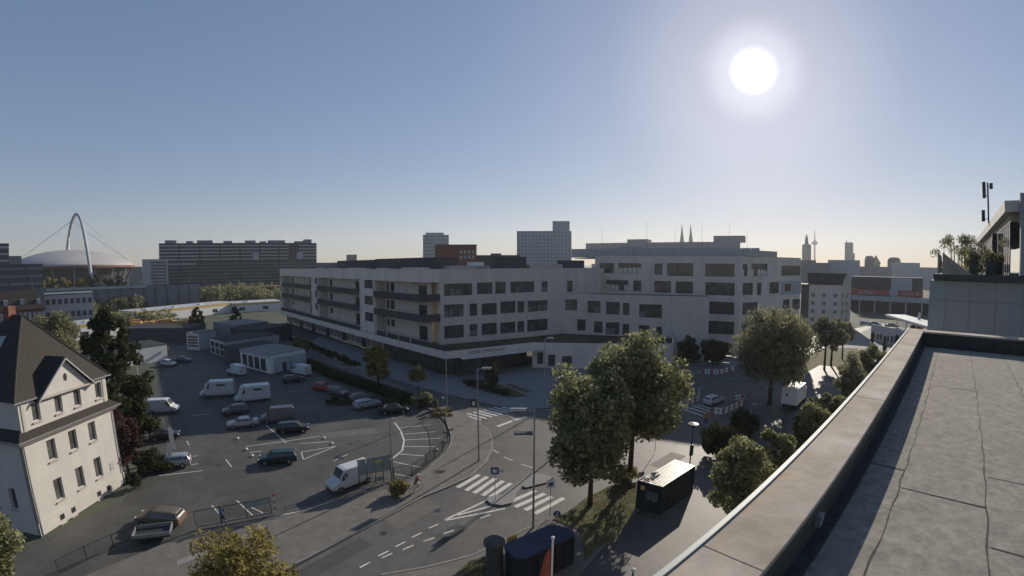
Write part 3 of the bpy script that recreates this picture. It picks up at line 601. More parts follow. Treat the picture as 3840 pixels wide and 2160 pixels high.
# dark terrace balustrade behind the fascia
mb = MB(); mb.box(off(PA, 0, uP, 0, nL), uP, (.5, 112), (-1.5, -1.42), (5.28, 6.25)); mb.build('balustrade', 'balcony_dark', tw)
mb = MB(); mb.box((PB[0] + 12, PB[1] + .5), uC, (0, 17), (.6, .68), (5.28, 6.5)); mb.build('balustrade', 'balcony_dark', tw)
# glazed ground floor, set back under the fascia
gl0 = off(PA, 2.2, uP, 3.4, nL)
npn = 34
for i in range(npn):
    a = i * 3.2
    dark = i < 9 or i % 4 == 0
    g_ = MB(); g_.box(gl0, uP, (a + .06, a + 3.1), (-.1, -.04), (.15, 4.2)) if dark else None
    if dark: g_.build('glass_panel', 'glass_dark', tw)
    else:
        facade(tw, off(gl0, a, uP, 0, nL), off(gl0, a + 3.15, uP, 0, nL), .1, 4.2, [(.5, 1.3, .9, 3.3), (1.7, 2.8, .9, 3.3)], 'render_white', side=1, t=.25, recess=.12)
    MB().box(gl0, uP, (a - .06, a + .05), (-.2, 0.02), (.1, 4.2)).build('mullion', 'frame_dark', tw)
ge0 = off(PA, 1.6, uB, 1.2, nL); 
for i in range(6):
    a = i * 3.1
    MB().box(ge0, uB, (a + .05, a + 3.0), (1.5 + (2.4 if 2 <= i else 0), 1.56 + (2.4 if 2 <= i else 0)), (.12, 4.2)).build('glass_panel', 'glass_dark', tw)
    MB().box(ge0, uB, (a - .05, a + .05), (1.4 + (2.4 if 2 < i else 0), 1.6 + (2.4 if 2 < i else 0)), (.12, 4.2)).build('mullion', 'frame_dark', tw)
MB().box(ge0, uB, (5.9, 6.0), (1.4, 4.1), (.12, 4.2)).build('glass_panel', 'glass_dark', tw)
MB().box(ge0, uB, (-.3, LB - 1), (-2.6, 6), (4.22, 4.29)).build('soffit', 'render_grey', tw)
# two words of dark letters on the fascia (too small in the photograph to read)
x = 4.4; rs = random.Random(5)
for word in (7, 12):
    lt = MB()
    for k_ in range(word):
        lw = rs.uniform(.26, .4); kind = rs.randrange(4); f_ = (-.03, -.002)
        lt.box(PA, uB, (x, x + .08), f_, (4.68, 5.24))
        if kind in (0, 1): lt.box(PA, uB, (x + .08, x + lw), f_, (5.16, 5.24)); lt.box(PA, uB, (x + .08, x + lw * .8), f_, (4.92, 5.0))
        if kind in (1, 2): lt.box(PA, uB, (x + .08, x + lw), f_, (4.68, 4.76))
        if kind == 3: lt.box(PA, uB, (x + lw - .08, x + lw), f_, (4.68, 5.24)); lt.box(PA, uB, (x + .08, x + lw - .08), f_, (5.16, 5.24))
        x += lw + .1
    x += .5
    tag(lt.build('lettering', 'metal_dark', tw), kind='stuff')

# middle block
B2a, B2b = B2; u2, L2 = unit(B2a, B2b); n2 = (-u2[1], u2[0])
b2 = empty('middle_block', (*B2b, 0), 'plain grey three storey block with bare right end between the two school wings', 'building')
facade(b2, B2a, B2b, .1, 15.2, W2, 'render_grey', recess=.22, blinds=(1, 4, 7, 9), bprob=.4, bm='curtain')
MB().box(B2b, u2, (-.36, 0), (.36, 9), (.1, 15.2)).build('wall', 'render_grey', b2)
MB().box(B2a, u2, (-6, L2 - .4), (.36, 8.5), (14.7, 14.9)).build('roof', 'roof_green', b2)
MB().box(B2a, u2, (-.05, L2 + .05), (-.05, .42), (15.2, 15.26)).build('coping', 'metal_grey', b2)
# rear block
Q3a, Q3c, Q3b = Q3; u3, L3 = unit(Q3a, Q3c); u4, L4 = unit(Q3c, Q3b)
b3 = empty('rear_block', (*Q3c, 0), 'tallest six storey grey school block with lit blinds and wide roof plant', 'building')
facade(b3, Q3a, Q3c, 4., 24.75, [(a, b, c, d) for a, b, c, d in W3], 'render_rear', recess=.25, blinds=(0, 1, 5))
facade(b3, Q3a, Q3c, .1, 4., [(29.5, 36.8, .1, 3.6)], 'render_rear', recess=1.2)
facade(b3, Q3c, Q3b, .1, 24.75, W4, 'render_rear', recess=.25, blinds=(0, 1))
MB().prism([off(Q3a, .4, u3, .4, (-u3[1], u3[0])), off(Q3c, 0, u3, .6, (-u3[1], u3[0])), off(Q3b, -.4, u4, .4, (-u4[1], u4[0])), off(Q3b, 0, u4, 15, (-u4[1], u4[0])), (50, 140), (20, 142)], 24.2, 24.4).build('roof', 'roof_gravel', b3)
MB().box(Q3b, u4, (-.3, 0), (.37, 15), (.1, 24.75)).build('wall', 'render_rear', b3)
MB().box(Q3a, u3, (0, L3 + .1), (-.05, .42), (24.75, 24.83)).box(Q3c, u4, (.1, L4), (-.05, .42), (24.752, 24.832)).build('coping', 'metal_grey', b3)
MB().box(Q3c, u4, (W4s[0], W4s[1]), (-.08, -.02), (W4s[2], W4s[3])).build('banner', 'far_pale', b3)
MB().box(Q3c, u4, (W4s[0] + 1.5, W4s[0] + 4.6), (-.11, -.085), (W4s[2] + 1, W4s[3] - .7)).build('banner_picture', 'brick_red', b3)
for i in range(22):
    MB().box(Q3a, u3, (-9 + i * 2.35, -9 + i * 2.35 + 2.3), (4.5, 4.62), (24.42, 26.9 + (.4 if 6 <= i < 9 else 0))).build('louvre_panel', 'metal_grey', b3)
for i in range(9):
    MB().box(Q3c, u4, (3.4 + i * 2.35, 3.4 + i * 2.35 + 2.3), (5.4, 5.52), (24.42, 26.6)).build('louvre_panel', 'metal_grey', b3)
MB().box(Q3a, u3, (-8, L3 - 1), (13, 21), (24.42, 28.9)).build('plant_room', 'render_grey', b3)
MB().box(Q3a, u3, (5, 11), (13.5, 19), (28.9, 29.9)).build('plant_room', 'render_grey', b3)
MB().box(Q3a, u3, (30, 38.6), (14, 19), (28.9, 30.6)).build('plant_room', 'render_grey', b3)
# plant rooms, skylights and the white roof huts on the school roof
for k_, (q, w_, dz, m_) in enumerate([((8, 9), (30, 7), 3.3, 'far_dark'), ((40, 9), (26, 6), 3.1, 'far_dark'), ((70, 8), (14, 6), 2.4, 'far_grey')]):
    o_ = off(C0, q[0], uL_, q[1], nL); MB().box(o_, uL_, (0, w_[0]), (-w_[1], 0), (20.92, 20.92 + dz)).build('plant_room', m_, sc)
for q, w_, dz in [((4, 3.5), 10, .9), ((20, 3.2), 6, .75), ((33, 3.4), 13, .8), ((50, 3.2), 9, .7), ((66, 3), 4, .8)]:
    o_ = off(C0, q[0], uL_, q[1], nL); MB().box(o_, uL_, (0, w_), (-1.6, 0), (20.92, 20.92 + dz)).build('skylight', 'metal_grey', sc)
for a, w_, m_, dz in [(20, 8, 'far_dark', 3.4), (29, 10, 'metal_grey', 1.6), (40, 6, 'far_dark', 2.6), (8, 10, 'metal_grey', 1.2), (14, 2.5, 'white_paint', 2.1)]:
    MB().box(C0, uR, (a, a + w_), (4, 8), (20.92, 20.92 + dz)).build('plant_room', m_, sc)
# lightning rods
for i, (q, zb, hh) in enumerate([((-31.5, 120), 20.8, 4.2), ((-24, 118), 20.8, 4.6), ((1, 122), 20.8, 4.8), ((26, 128), 24.8, 8), ((37, 120), 24.8, 9.5), ((52, 117), 24.8, 9.5), ((62, 120), 24.8, 10), ((66, 117), 24.8, 8), ((46, 122), 24.8, 8)]):
    tag(MB().cyl(q[0], q[1], zb, zb + hh, .045, .02, 6).build('lightning_rod', 'metal_dark'), 'thin lightning rod on the school roofs, ' + ['leftmost, over the balconies', 'second from the left', 'third, left of the grid highrise', 'just left of the tallest block', 'left of the cathedral spires', 'between spires and roof house', 'near the right end of the roof house', 'right of the roof house', 'beside the low plant room'][i], 'lightning rod', 'lightning rods on the school roofs')

# worn road: utility patches, manholes, gullies, tyre-darkened strips
for i, (px_, py_, w_, l_, an) in enumerate([(-9.5, 36.8, 3.2, 5.2, .95), (-5.2, 33.5, 1.4, 3.0, .95), (5.5, 52.5, 2.2, 6.5, .2), (10.5, 49.2, 1.2, 8.0, 1.2), (-3.5, 41.0, .9, 4.0, .9), (-31, 40.5, 2.5, 5, .4), (-22, 55.5, 2.2, 7.5, .45), (-27, 37.6, 1.3, 6, .5), (18, 47, 2, 5, .7), (-13.8, 28.9, 1.6, 6.5, 1.0)]):
    c_, s_ = math.cos(an), math.sin(an)
    P_ = [(px_ + (a * c_ - b_ * s_), py_ + (a * s_ + b_ * c_)) for a, b_ in ((-l_ / 2, -w_ / 2), (l_ / 2 * 1.02, -w_ / 2), (l_ / 2, w_ / 2), (-l_ / 2 * .97, w_ / 2 * 1.03))]
    struct(MB().sheet(P_, .0095 if py_ > 35 and px_ < -12 else .0085).build('road_patch', ['patch_light', 'patch_dark'][i % 2]))
for i, (x, y) in enumerate([(-6.9, 37.2), (-1.2, 45.8), (2.6, 56.5), (-4.2, 62.5), (12.5, 53), (-33.5, 42.5), (-20.5, 51.8), (-10.9, 33.0), (20.5, 60)]):
    struct(MB().cyl(x, y, .001, .017, .33, n=18).build('manhole_cover', 'metal_dark'))
# ================================================================== OUR ROOF
V = (math.sin(.9124), math.cos(.9124)); NR = (math.cos(.9124), -math.sin(.9124))      # along the parapet, and to the right of it
def vn(v, n): return (V[0] * v + NR[0] * n, V[1] * v + NR[1] * n)
DK, CP = H - 2.72, H - 2.19
ob = empty('office_building', (*vn(9, -1.2), 0), 'flat roofed building under the camera with wide pale metal parapet cap and grey roofing felt', 'building')
O = (0, 0)
MB().box(O, V, (-14, 19.5), (.95, 1.44), (0, CP - .06)).build('wall', 'render_grey', ob)
MB().box(O, V, (18.9, 19.42), (-9, .95), (0, CP - .06)).build('wall', 'render_grey', ob)
def cap(name, a0, a1, m='cap_metal', hk=.012):
    o = MB(); o.box(O, V, (a0, a1), (.905, 1.425), (CP - .058, CP)); return o.build(name, m, ob, bevel=.008)
ss = [-8, -2.5, 3.0, 8.5, 14.0, 19.5]
for a, b in zip(ss, ss[1:]): cap('coping_sheet', a, b - .006)
MB().box(O, V, (-14, 19.52), (1.428, 1.485), (CP - .16, CP + .018)).build('coping_edge', 'cap_edge', ob, bevel=.006)
for a, b in [(-9, -5.5), (-5.5, -2.3), (-2.3, .9)]:
    MB().box(O, V, (18.86, 19.46), (a, b - .006), (CP - .058, CP + .001)).build('coping_sheet', 'cap_metal', ob, bevel=.008)
MB().box(O, V, (-14, 18.86), (.906, .95), (CP - .18, CP - .06)).build('flashing', 'metal_dark', ob)
MB().box(O, V, (-14, 18.86), (.80, .925), (DK + .013, DK + .07)).build('upstand', 'bitumen_dark', ob)
MB().box(O, V, (-14, 18.84), (.927, .948), (DK, CP - .185)).build('parapet_lining', 'bitumen_dark', ob)
MB().box(O, V, (18.845, 18.895), (-9, .92), (DK, CP - .062)).build('parapet_lining', 'bitumen_dark', ob)
MB().box(O, V, (-14, 18.86), (-9, .95), (DK - .3, DK - .012)).build('roof_slab', 'bitumen_dark', ob)
# felt strips one metre wide, lapped, with uneven edges
def strip(n0, n1, v0, v1, z, wob=.012):
    k = int((v1 - v0) / .22) + 1; mb = MB(); P = []
    for i in range(k + 1):
        v = v0 + (v1 - v0) * i / k
        e = wob * (math.sin(i * 1.7 + n0 * 9) * .6 + random.uniform(-1, 1) * .8)
        P.append((*vn(v, n0 + e), z)); P.append((*vn(v, n1), z - .004))
    F = [(2 * i, 2 * i + 1, 2 * i + 3, 2 * i + 2) for i in range(k)]
    o = mb.add(P, F); top = len(o.v)
    # small skirt so that the lap reads as a step
    P2 = [(x, y, zz) for x, y, zz in P[0::2]] + [(x, y, zz - .02) for x, y, zz in P[0::2]]; kk = len(P2) // 2
    o.add(P2, [(i, i + 1, kk + i + 1, kk + i) for i in range(kk - 1)])
    return o
cols = [(-.95, -.335), (-.335, .685), (.685, 1.69), (1.69, 2.7), (2.7, 3.7), (3.7, 4.8), (4.8, 6), (6, 7.2), (7.2, 9)]
rr_ = random.Random(3)
for i, (a, b) in enumerate(cols):
    cuts = {0: [-8, 6.95, 18.8], 1: [-8, 6.35, 12.6, 18.8], 2: [-8, 5.4, 7.35, 18.8], 3: [-8, 4.1, 11.3, 18.8]}.get(i, [-8, rr_.uniform(2, 8), rr_.uniform(10, 14), 18.8])
    for c, d in zip(cuts, cuts[1:]):
        strip(a, b + .06, c, d - .01, DK + .010 - .0004 * i + (.002 if c > 0 else 0)).build('felt_strip', 'bitumen', ob)
        if c > -8: MB().box(O, V, (c - .012, c + .012), (-(b - .01), -(a + .03)), (DK + .0, DK + .0125)).build('lap_joint', 'bitumen_dark', ob)
    # dark torn seam line
    mb = MB(); k = 120
    P = [];
    for q in range(k + 1):
        v = -8 + 26.8 * q / k; e = .012 * math.sin(q * 1.3 + i) + random.uniform(-.008, .008); ww = .005 + .009 * random.random() ** 2
        P += [(*vn(v, a + e - ww), DK + .0125), (*vn(v, a + e + ww), DK + .0125)]
    mb.add(P, [(2 * q, 2 * q + 1, 2 * q + 3, 2 * q + 2) for q in range(k)]).build('seam', 'bitumen_dark', ob)
rd = empty('lightning_conductor', (*vn(14.6, 2.36), DK), 'short upright conductor rod in its concrete foot on the felt roof', 'lightning rod')
p_ = vn(14.6, 2.36); MB().cyl(*p_, DK + .013, DK + .1, .17, .14).build('foot', 'kerb_stone', rd); MB().cyl(*p_, DK + .1, DK + .62, .012, .012, 6).build('rod', 'metal_grey', rd)
MB().tube([(*vn(14.6, 2.3), DK + .03), (*vn(12.4, 2.5), DK + .03), (*vn(10.3, 2.95), DK + .03), (*vn(9.6, 3.0), DK + .03)], .012, 6).build('wire', 'metal_grey', rd)
p2_ = vn(9.2, 3.1); tag(MB().cyl(*p2_, DK + .013, DK + .12, .2, .16).build('conductor_foot', 'kerb_stone'), 'round concrete wire holder at the right edge of the felt roof', 'roof weight')
rb = MB()
p3_ = vn(4.4, -.86); tag(MB().box(p3_, V, (0, .12), (0, .06), (DK + .22, DK + .34)).build('parapet_bracket', 'metal_grey'), 'small metal bracket on the shaded inside of the parapet', 'bracket')

# ================================================================== NEIGHBOURING TOWER (grey panels, roof terrace, glazed penthouse)
T0 = 24.0
nt_ = empty('panel_building', (*vn(T0, 3), 0), 'grey panelled building beyond the parapet with dark edged roof terrace and glazed penthouse', 'building')
MB().box(O, V, (T0 + .08, T0 + 40), (-9, .95), (0, H - .5)).build('wall', 'render_grey', nt_)
xs = [-1.0, -.31, .7, 1.75, 2.8, 3.85, 4.9, 6, 7.1, 8.2]; zz_ = [12, 15.4, 17.6, 19.8, 21.15, 22.0]
for a, b in zip(xs, xs[1:]):
    for c, d in zip(zz_, zz_[1:]):
        MB().box(O, V, (T0 - .05, T0 + .07), (-(b - .006), -(a + .006)), (c + .006, d - .006)).build('cladding_panel', 'panel_green' if a < -.5 else 'panel_grey', nt_)
MB().box(O, V, (T0 - .25, T0 + 40), (-8.9, .84), (22.02, 22.28)).build('roof_slab', 'metal_dark', nt_)
MB().box(O, V, (T0 - .1, T0 + .25), (-9, -2.62), (22.3, 25.65)).build('penthouse_wall', 'panel_grey', nt_)
MB().box(O, V, (T0 + .26, T0 + 34), (-6, -2.05), (24.93, 25.4)).build('penthouse_roof', 'house_wall', nt_)
MB().box(O, V, (T0 + .8, T0 + 33.5), (-5.8, -2.32), (24.56, 24.92)).build('soffit', 'cap_metal', nt_)
MB().box(O, V, (T0 + 1, T0 + 9), (-6, -3.2), (25.42, 26.1)).build('plant_room', 'metal_dark', nt_)
MB().box(O, V, (T0 + 16, T0 + 19), (-6, -3.0), (25.42, 26.6)).build('plant_room', 'metal_dark', nt_)
mats_glass = mat('glass_sky', (.5, .56, .56), .03, var=.02, spec=.8)
for q in range(2):
    pass
gm = bpy.data.materials.new('glass_clear'); gm.use_nodes = True; MATS['glass_clear'] = gm
g_n = gm.node_tree.nodes; g_n.clear(); tr_ = g_n.new('ShaderNodeBsdfTransparent'); gl_ = g_n.new('ShaderNodeBsdfGlossy'); mx_ = g_n.new('ShaderNodeMixShader'); oo_ = g_n.new('ShaderNodeOutputMaterial'); fr_ = g_n.new('ShaderNodeFresnel')
gl_.inputs['Roughness'].default_value = .02; tr_.inputs[0].default_value = (.75, .8, .78, 1); fr_.inputs[0].default_value = 1.5
gm.node_tree.links.new(fr_.outputs[0], mx_.inputs[0]); gm.node_tree.links.new(tr_.outputs[0], mx_.inputs[1]); gm.node_tree.links.new(gl_.outputs[0], mx_.inputs[2]); gm.node_tree.links.new(mx_.outputs[0], oo_.inputs[0])
for i in range(26):
    a = T0 + 6.2 + i * 1.15
    MB().box(O, V, (a + .05, a + 1.1), (-2.36, -2.34), (22.3, 24.54)).build('glass_pane', 'glass_clear', nt_)
    MB().box(O, V, (a - .03, a + .03), (-2.352, -2.325), (22.285, 24.545)).build('mullion', 'metal_dark', nt_)
for a in (T0 + 1.2, T0 + 2.2, T0 + 3.2, T0 + 4.2, T0 + 5.2):
    MB().box(O, V, (a + .05, a + .95), (-2.36, -2.34), (22.3, 24.54)).build('glass_pane', 'glass_clear', nt_)
    MB().box(O, V, (a - .04, a + .04), (-2.365, -2.32), (22.285, 24.545)).build('mullion', 'metal_dark', nt_)
MB().box(O, V, (T0 + 8.2, T0 + 8.6), (-2.3, -2.05), (22.285, 24.54)).build('column', 'metal_dark', nt_)
MB().add([(*vn(T0 + .8, -.5), 22.285), (*vn(T0 + .8, .75), 22.285), (*vn(T0 + .8, -.5), 23.25), (*vn(T0 + .95, -.5), 22.285), (*vn(T0 + .95, .75), 22.285), (*vn(T0 + .95, -.5), 23.25)], [(0, 1, 2), (3, 5, 4), (0, 3, 4, 1), (1, 4, 5, 2), (0, 2, 5, 3)]).build('side_screen', 'cap_metal', nt_)
for i in range(8):
    a = T0 + 1.0 + i * 1.0; MB().cyl(*vn(a, -.7), 22.285, 23.2, .02, n=6).build('railing_post', 'metal_grey', nt_)
MB().tube([(*vn(T0 + 1, -.7), 23.2), (*vn(T0 + 8, -.7), 23.2)], .02, 6).build('handrail', 'metal_grey', nt_)
for i, (v, n_, s_) in enumerate([(T0 + 1.2, 1.55, .45), (T0 + 1.6, .85, .4), (T0 + 2.4, 1.95, .4)]):
    pl = empty('planter', (*vn(v, n_), 22.28), ['dark square planter in front of the glazed penthouse beside its column', 'dark planter nearest the terrace grasses on the roof slab', 'smaller dark planter further back by the penthouse glass'][i], 'planter', 'planters on the roof terrace')
    c_ = vn(v, n_); MB().prism([vn(v - s_ * .4, n_ - s_ * .4), vn(v + s_ * .4, n_ - s_ * .4), vn(v + s_ * .5, n_ + s_ * .5), vn(v - s_ * .5, n_ + s_ * .5)], 22.285, 22.85).build('pot', 'metal_dark', pl)
    leaves('foliage', [(0, 0, .75, .3)], 260, .07, 'leaf_olive', pl)
bm = empty('terrace_bush', (*vn(T0 + 3.2, .35), 22.28), 'tall feathery bush and grasses on the roof terrace against the sky', 'bush')
cl = [(random.uniform(-1.1, 1.5), random.uniform(-1.5, 1.2), random.uniform(.2, 1.7) ** 1., .26) for _ in range(40)]
leaves('foliage', cl, 3600, .055, 'leaf_olive', bm, droop=.12)
mb = MB(); bx_, by_ = vn(T0 + 3.2, .35)
for i in range(46):
    a, b = random.uniform(-1, 1.3), random.uniform(-1.3, 1.1); mb.tube([(bx_ + a * .8, by_ + b * .8, 22.285), (bx_ + a, by_ + b, 22.3 + random.uniform(1, 1.9))], [.02, .006], 4)
mb.build('stem', 'bark', bm)
am = empty('antenna_mast', (*vn(T0 + 11.5, 2.0), 25.4), 'mobile phone antenna mast with tall panel antennas on the penthouse roof', 'antenna')
p_ = vn(T0 + 11.5, 2.05); MB().cyl(*p_, 25.4, 27.9, .05).build('mast', 'metal_dark', am)
for i, (dx, z0_, z1_) in enumerate([(-.22, 26.95, 27.95), (.2, 27.5, 27.85), (-.3, 25.5, 26.2)]):
    q_ = vn(T0 + 11.5, 2.05 + dx); MB().box(q_, V, (-.1, .1), (-.1, .1), (z0_, z1_)).build('antenna_panel', 'metal_dark', am); MB().tube([(*q_, z0_ + .15), (*p_, z0_ + .15)], .025, 5).build('clamp', 'metal_dark', am)

# ================================================================== WHITE HOUSE
h0, h1 = house; uh, Lh = unit(h0, h1); nh = (-uh[1], uh[0])     # nh points into the house (-x)
hs = empty('white_house', (*h0, 0), 'cream plastered two storey house with steep dark roof and gabled dormer', 'building')
ZE = 8.35
facade(hs, h0, h1, .1, ZE, [(2.2, 2.75, .1, .7), (3.55, 4.05, .1, .7), (6.95, 7.45, .1, .7), (8.3, 8.8, .1, .7)] + [(a, a + .95, 2.2, 4.25) for a in (2.35, 4.95, 7.35)] + [(a, a + .95, 6.0, 7.9) for a in (2.45, 4.95, 7.4)], 'house_wall', side=-1, frame='frame_white', mull=.95, sill='house_trim', recess=.16)
HD = 12.0
hb0 = (h0[0] + nh[0] * HD, h0[1] + nh[1] * HD); hb1 = (h1[0] + nh[0] * HD, h1[1] + nh[1] * HD)
facade(hs, hb0, h0, .1, ZE, [(HD - 3.0, HD - 2.1, 2.2, 4.25), (HD - 5.4, HD - 4.5, 2.2, 4.25), (HD - 4.4, HD - 3.5, 6., 7.9), (HD - 7.6, HD - 6.7, 6., 7.9), (HD - 8.6, HD - 7.7, 2.2, 4.25)], 'house_wall', side=-1, frame='frame_white', mull=.95, sill='house_trim', recess=.16)
MB().box(hb0, uh, (0, Lh), (-.3, 0), (.1, ZE)).box(h1, nh, (.36, HD - .3), (0, .3), (.1, ZE)).build('wall', 'house_wall', hs)
MB().box(h0, uh, (-.07, Lh + .07), (-.07, -.002), (.1, 1.35)).build('plinth', 'house_wall', hs)
for q in (2.2, 3.55, 6.95, 8.3): MB().box(h0, uh, (q, q + .5), (-.09, -.071), (.45, .95)).build('cellar_window', 'frame_dark', hs)
# cornice, skirt roof, attic storey
def ringroof(z0, o0, z1, o1, name, m):
    a = [off(h0, -o0, uh, -o0, nh), off(h1, o0, uh, -o0, nh), off(hb1, o0, uh, o0, nh), off(hb0, -o0, uh, o0, nh)]
    b = [off(h0, -o1, uh, -o1, nh), off(h1, o1, uh, -o1, nh), off(hb1, o1, uh, o1, nh), off(hb0, -o1, uh, o1, nh)]
    return MB().add([(*p, z0) for p in a] + [(*p, z1) for p in b], [(0, 1, 5, 4), (1, 2, 6, 5), (2, 3, 7, 6), (3, 0, 4, 7), (3, 2, 1, 0), (4, 5, 6, 7)]).build(name, m, hs)
ringroof(ZE - .02, .25, ZE + .35, .6, 'cornice', 'house_trim')
ringroof(ZE + .352, .66, ZE + .45, .66, 'gutter', 'metal_grey')
ringroof(ZE + .452, .6, 9.5, -.35, 'skirt_roof', 'roof_tile')
a0 = off(h0, .35, uh, .12, nh); a1 = off(h1, -.35, uh, .12, nh); La = Lh - .7
facade(hs, a0, a1, 9.2, 11.95, [(a - .35, a + .5, 9.85, 11.45) for a in (1.65, 4.1, 6.35, 9.1)], 'house_wall', frame='frame_white', mull=.95, sill='house_trim', recess=.16)
MB().box(a0, nh, (.36, HD - 1), (-.3, -.0), (9.2, 11.95)).build('attic_wall', 'house_wall', hs); MB().box(a1, nh, (.36, HD - 1), (0, .3), (9.2, 11.95)).build('attic_wall', 'house_wall', hs)
for q in (.25, La - .55): MB().box(a0, uh, (q, q + .3), (-.06, -.002), (9.3, 11.9)).build('pilaster', 'house_trim', hs)
MB().box(a0, uh, (1.9, La - 1.9), (-.14, -.002), (11.5, 11.62)).build('string_course', 'house_trim', hs)
# hipped main roof: eave 12.0, apex 18.5
ev = [off(h0, -.05, uh, -.1, nh), off(h1, .05, uh, -.1, nh), off(hb1, .05, uh, .1, nh), off(hb0, -.05, uh, .1, nh)]
ap0 = (-40.43 + nh[0] * 5.1, 29.8 + nh[1] * 5.1); ap1 = (ap0[0] + nh[0] * 1.8, ap0[1] + nh[1] * 1.8)
mb = MB(); mb.add([(*p, 11.96) for p in ev] + [(*ap0, 18.5), (*ap1, 18.5)], [(0, 1, 4), (1, 2, 5, 4), (2, 3, 5), (3, 0, 4, 5), (3, 2, 1, 0)])
mr = mb.build('roof', 'roof_tile', hs)
MB().box(off(h0, -.15, uh, -.18, nh), uh, (0, 2.3), (-.06, .12), (11.84, 11.955)).build('gutter', 'metal_grey', hs); MB().box(off(h0, -.15, uh, -.18, nh), uh, (8.75, Lh + .3), (-.06, .12), (11.84, 11.955)).build('gutter', 'metal_grey', hs)
for a, b in ((ev[0], ap0), (ev[1], ap0)): MB().tube([(*a, 12.0), (*b, 18.53)], .09, 6).build('hip_ridge', 'roof_tile', mr)
# rows of tiles on the hip face and the left slope, each course a proud strip
mb = MB()
for k_ in range(1, 46):
    t = k_ / 46
    for A_, B_, C_, D_ in ((ev[0], ev[1], ap0, ap0), (ev[3], ev[0], ap1, ap0)):
        p = (A_[0] + (C_[0] - A_[0]) * t, A_[1] + (C_[1] - A_[1]) * t, 11.96 + 6.54 * t); q = (B_[0] + (D_[0] - B_[0]) * t, B_[1] + (D_[1] - B_[1]) * t, 11.96 + 6.54 * t)
        mb.tube([p, q], .022, 4, cap=False)
tag(mb.build('tile_courses', 'roof_tile', mr), kind='stuff')
# gabled dormer over the front
g0 = off(h0, 2.35, uh, -.16, nh); g1 = off(h0, 8.45, uh, -.16, nh); gm_ = off(h0, 5.4, uh, -.16, nh)
GA = 14.55
mb = MB(); bk = 2.6
mb.add([(*g0, 11.62), (*g1, 11.62), (*gm_, GA), (*off(g0, 0, uh, .3, nh), 11.62), (*off(g1, 0, uh, .3, nh), 11.62), (*off(gm_, 0, uh, .3, nh), GA)], [(0, 1, 2), (3, 5, 4), (0, 3, 4, 1), (1, 4, 5, 2), (0, 2, 5, 3)])
gb = mb.build('gable', 'house_wall', hs)
mb = MB()
for A_, B_ in ((off(g0, -.35, uh, -.3, nh), off(gm_, 0, uh, -.3, nh)), (off(g1, .35, uh, -.3, nh), off(gm_, 0, uh, -.3, nh))):
    za, zb = 11.5, GA + .12
    A2, B2_ = off(A_, 0, uh, 3.2, nh), off(B_, 0, uh, 3.6, nh)
    mb.add([(*A_, za), (*B_, zb), (*B2_, zb), (*A2, za), (*A_, za + .16), (*B_, zb + .16), (*B2_, zb + .16), (*A2, za + .16)], [(0, 1, 2, 3), (7, 6, 5, 4), (0, 4, 5, 1), (3, 2, 6, 7), (0, 3, 7, 4), (1, 5, 6, 2)])
mb.build('dormer_roof', 'roof_black', hs)
for A_ in (off(g0, -.3, uh, -.34, nh), off(g1, .3, uh, -.34, nh)):
    B_ = off(gm_, 0, uh, -.34, nh); MB().tube([(*A_, 11.5), (*B_, GA + .1)], .07, 4).build('barge_board', 'frame_white', gb)
c_ = off(gm_, 0, uh, -.012, nh); mb = MB(); P = []
for j in range(16): t = 2 * math.pi * j / 16; P.append((c_[0] + uh[0] * .22 * math.cos(t), c_[1] + uh[1] * .22 * math.cos(t), 12.95 + .36 * math.sin(t)))
mb.add(P, [tuple(range(16))]); mb.build('oval_window', 'frame_dark', gb)
MB().box(g0, uh, (-.2, 6.3), (-.2, -.03), (11.62, 11.78)).build('gable_cornice', 'house_trim', gb)
# roof windows on the left slope
for t_, s_ in ((.25, .35), (.25, .62), (.55, .45)):
    A_ = (ev[3][0] * s_ + ev[0][0] * (1 - s_), ev[3][1] * s_ + ev[0][1] * (1 - s_)); B_ = (ap1[0] * s_ + ap0[0] * (1 - s_), ap1[1] * s_ + ap0[1] * (1 - s_))
    def rp(t, s2): return (A_[0] + (B_[0] - A_[0]) * t + nh[0] * s2 - uh[0] * .06, A_[1] + (B_[1] - A_[1]) * t + nh[1] * s2 - uh[1] * .06, 11.96 + 6.54 * t + .06)
    MB().add([rp(t_, -.4), rp(t_, .4), rp(t_ + .17, .4), rp(t_ + .17, -.4)], [(0, 1, 2, 3)]).build('roof_window', 'metal_grey', mr)
MB().box(ap1, nh, (-.4, .3), (-.4, .4), (17.2, 19.3)).build('chimney', 'brick_red', mr)
for q in (.12, Lh - .15): p_ = off(h0, q, uh, -.1, nh); MB().cyl(*p_, .1, ZE, .05, n=8).build('downpipe', 'metal_grey', hs)
MB().box(h0, uh, (9.35, 9.9), (-.04, -.003), (2.2, 3.0)).build('wall_plate', 'far_pale', hs)

# ================================================================== WAREHOUSE SHEDS, YARD BUILDINGS
def block(name, label, cat, P0, P1, depth, z1, wallm, roofm='roof_gravel', wins=(), z0=.02, roof_t=.12, cope=None, side=-1, frame='frame_dark', group=None, recess=.12, mull=1.5, lip=.35, pane='glass_dark'):
    u, L = unit(P0, P1); n = (-u[1], u[0])
    r = empty(name, (*P0, 0), label, cat, group)
    facade(r, P0, P1, z0, z1, wins, wallm, t=.3, frame=frame, recess=recess, mull=mull, pane=pane)
    MB().box(P0, u, (0, .3), (.303, depth), (z0, z1)).box(P0, u, (L - .3, L), (.303, depth), (z0, z1)).box(P0, u, (.303, L - .303), (depth - .3, depth), (z0, z1)).build('wall', wallm, r)
    MB().box(P0, u, (-.05, L + .05), (-.05, depth + .05), (z1, z1 + roof_t)).build('roof', roofm, r)
    return r, u, L, n
ws = sheds
A_, B_, C_ = ws['white']
u, L = unit(A_, B_)
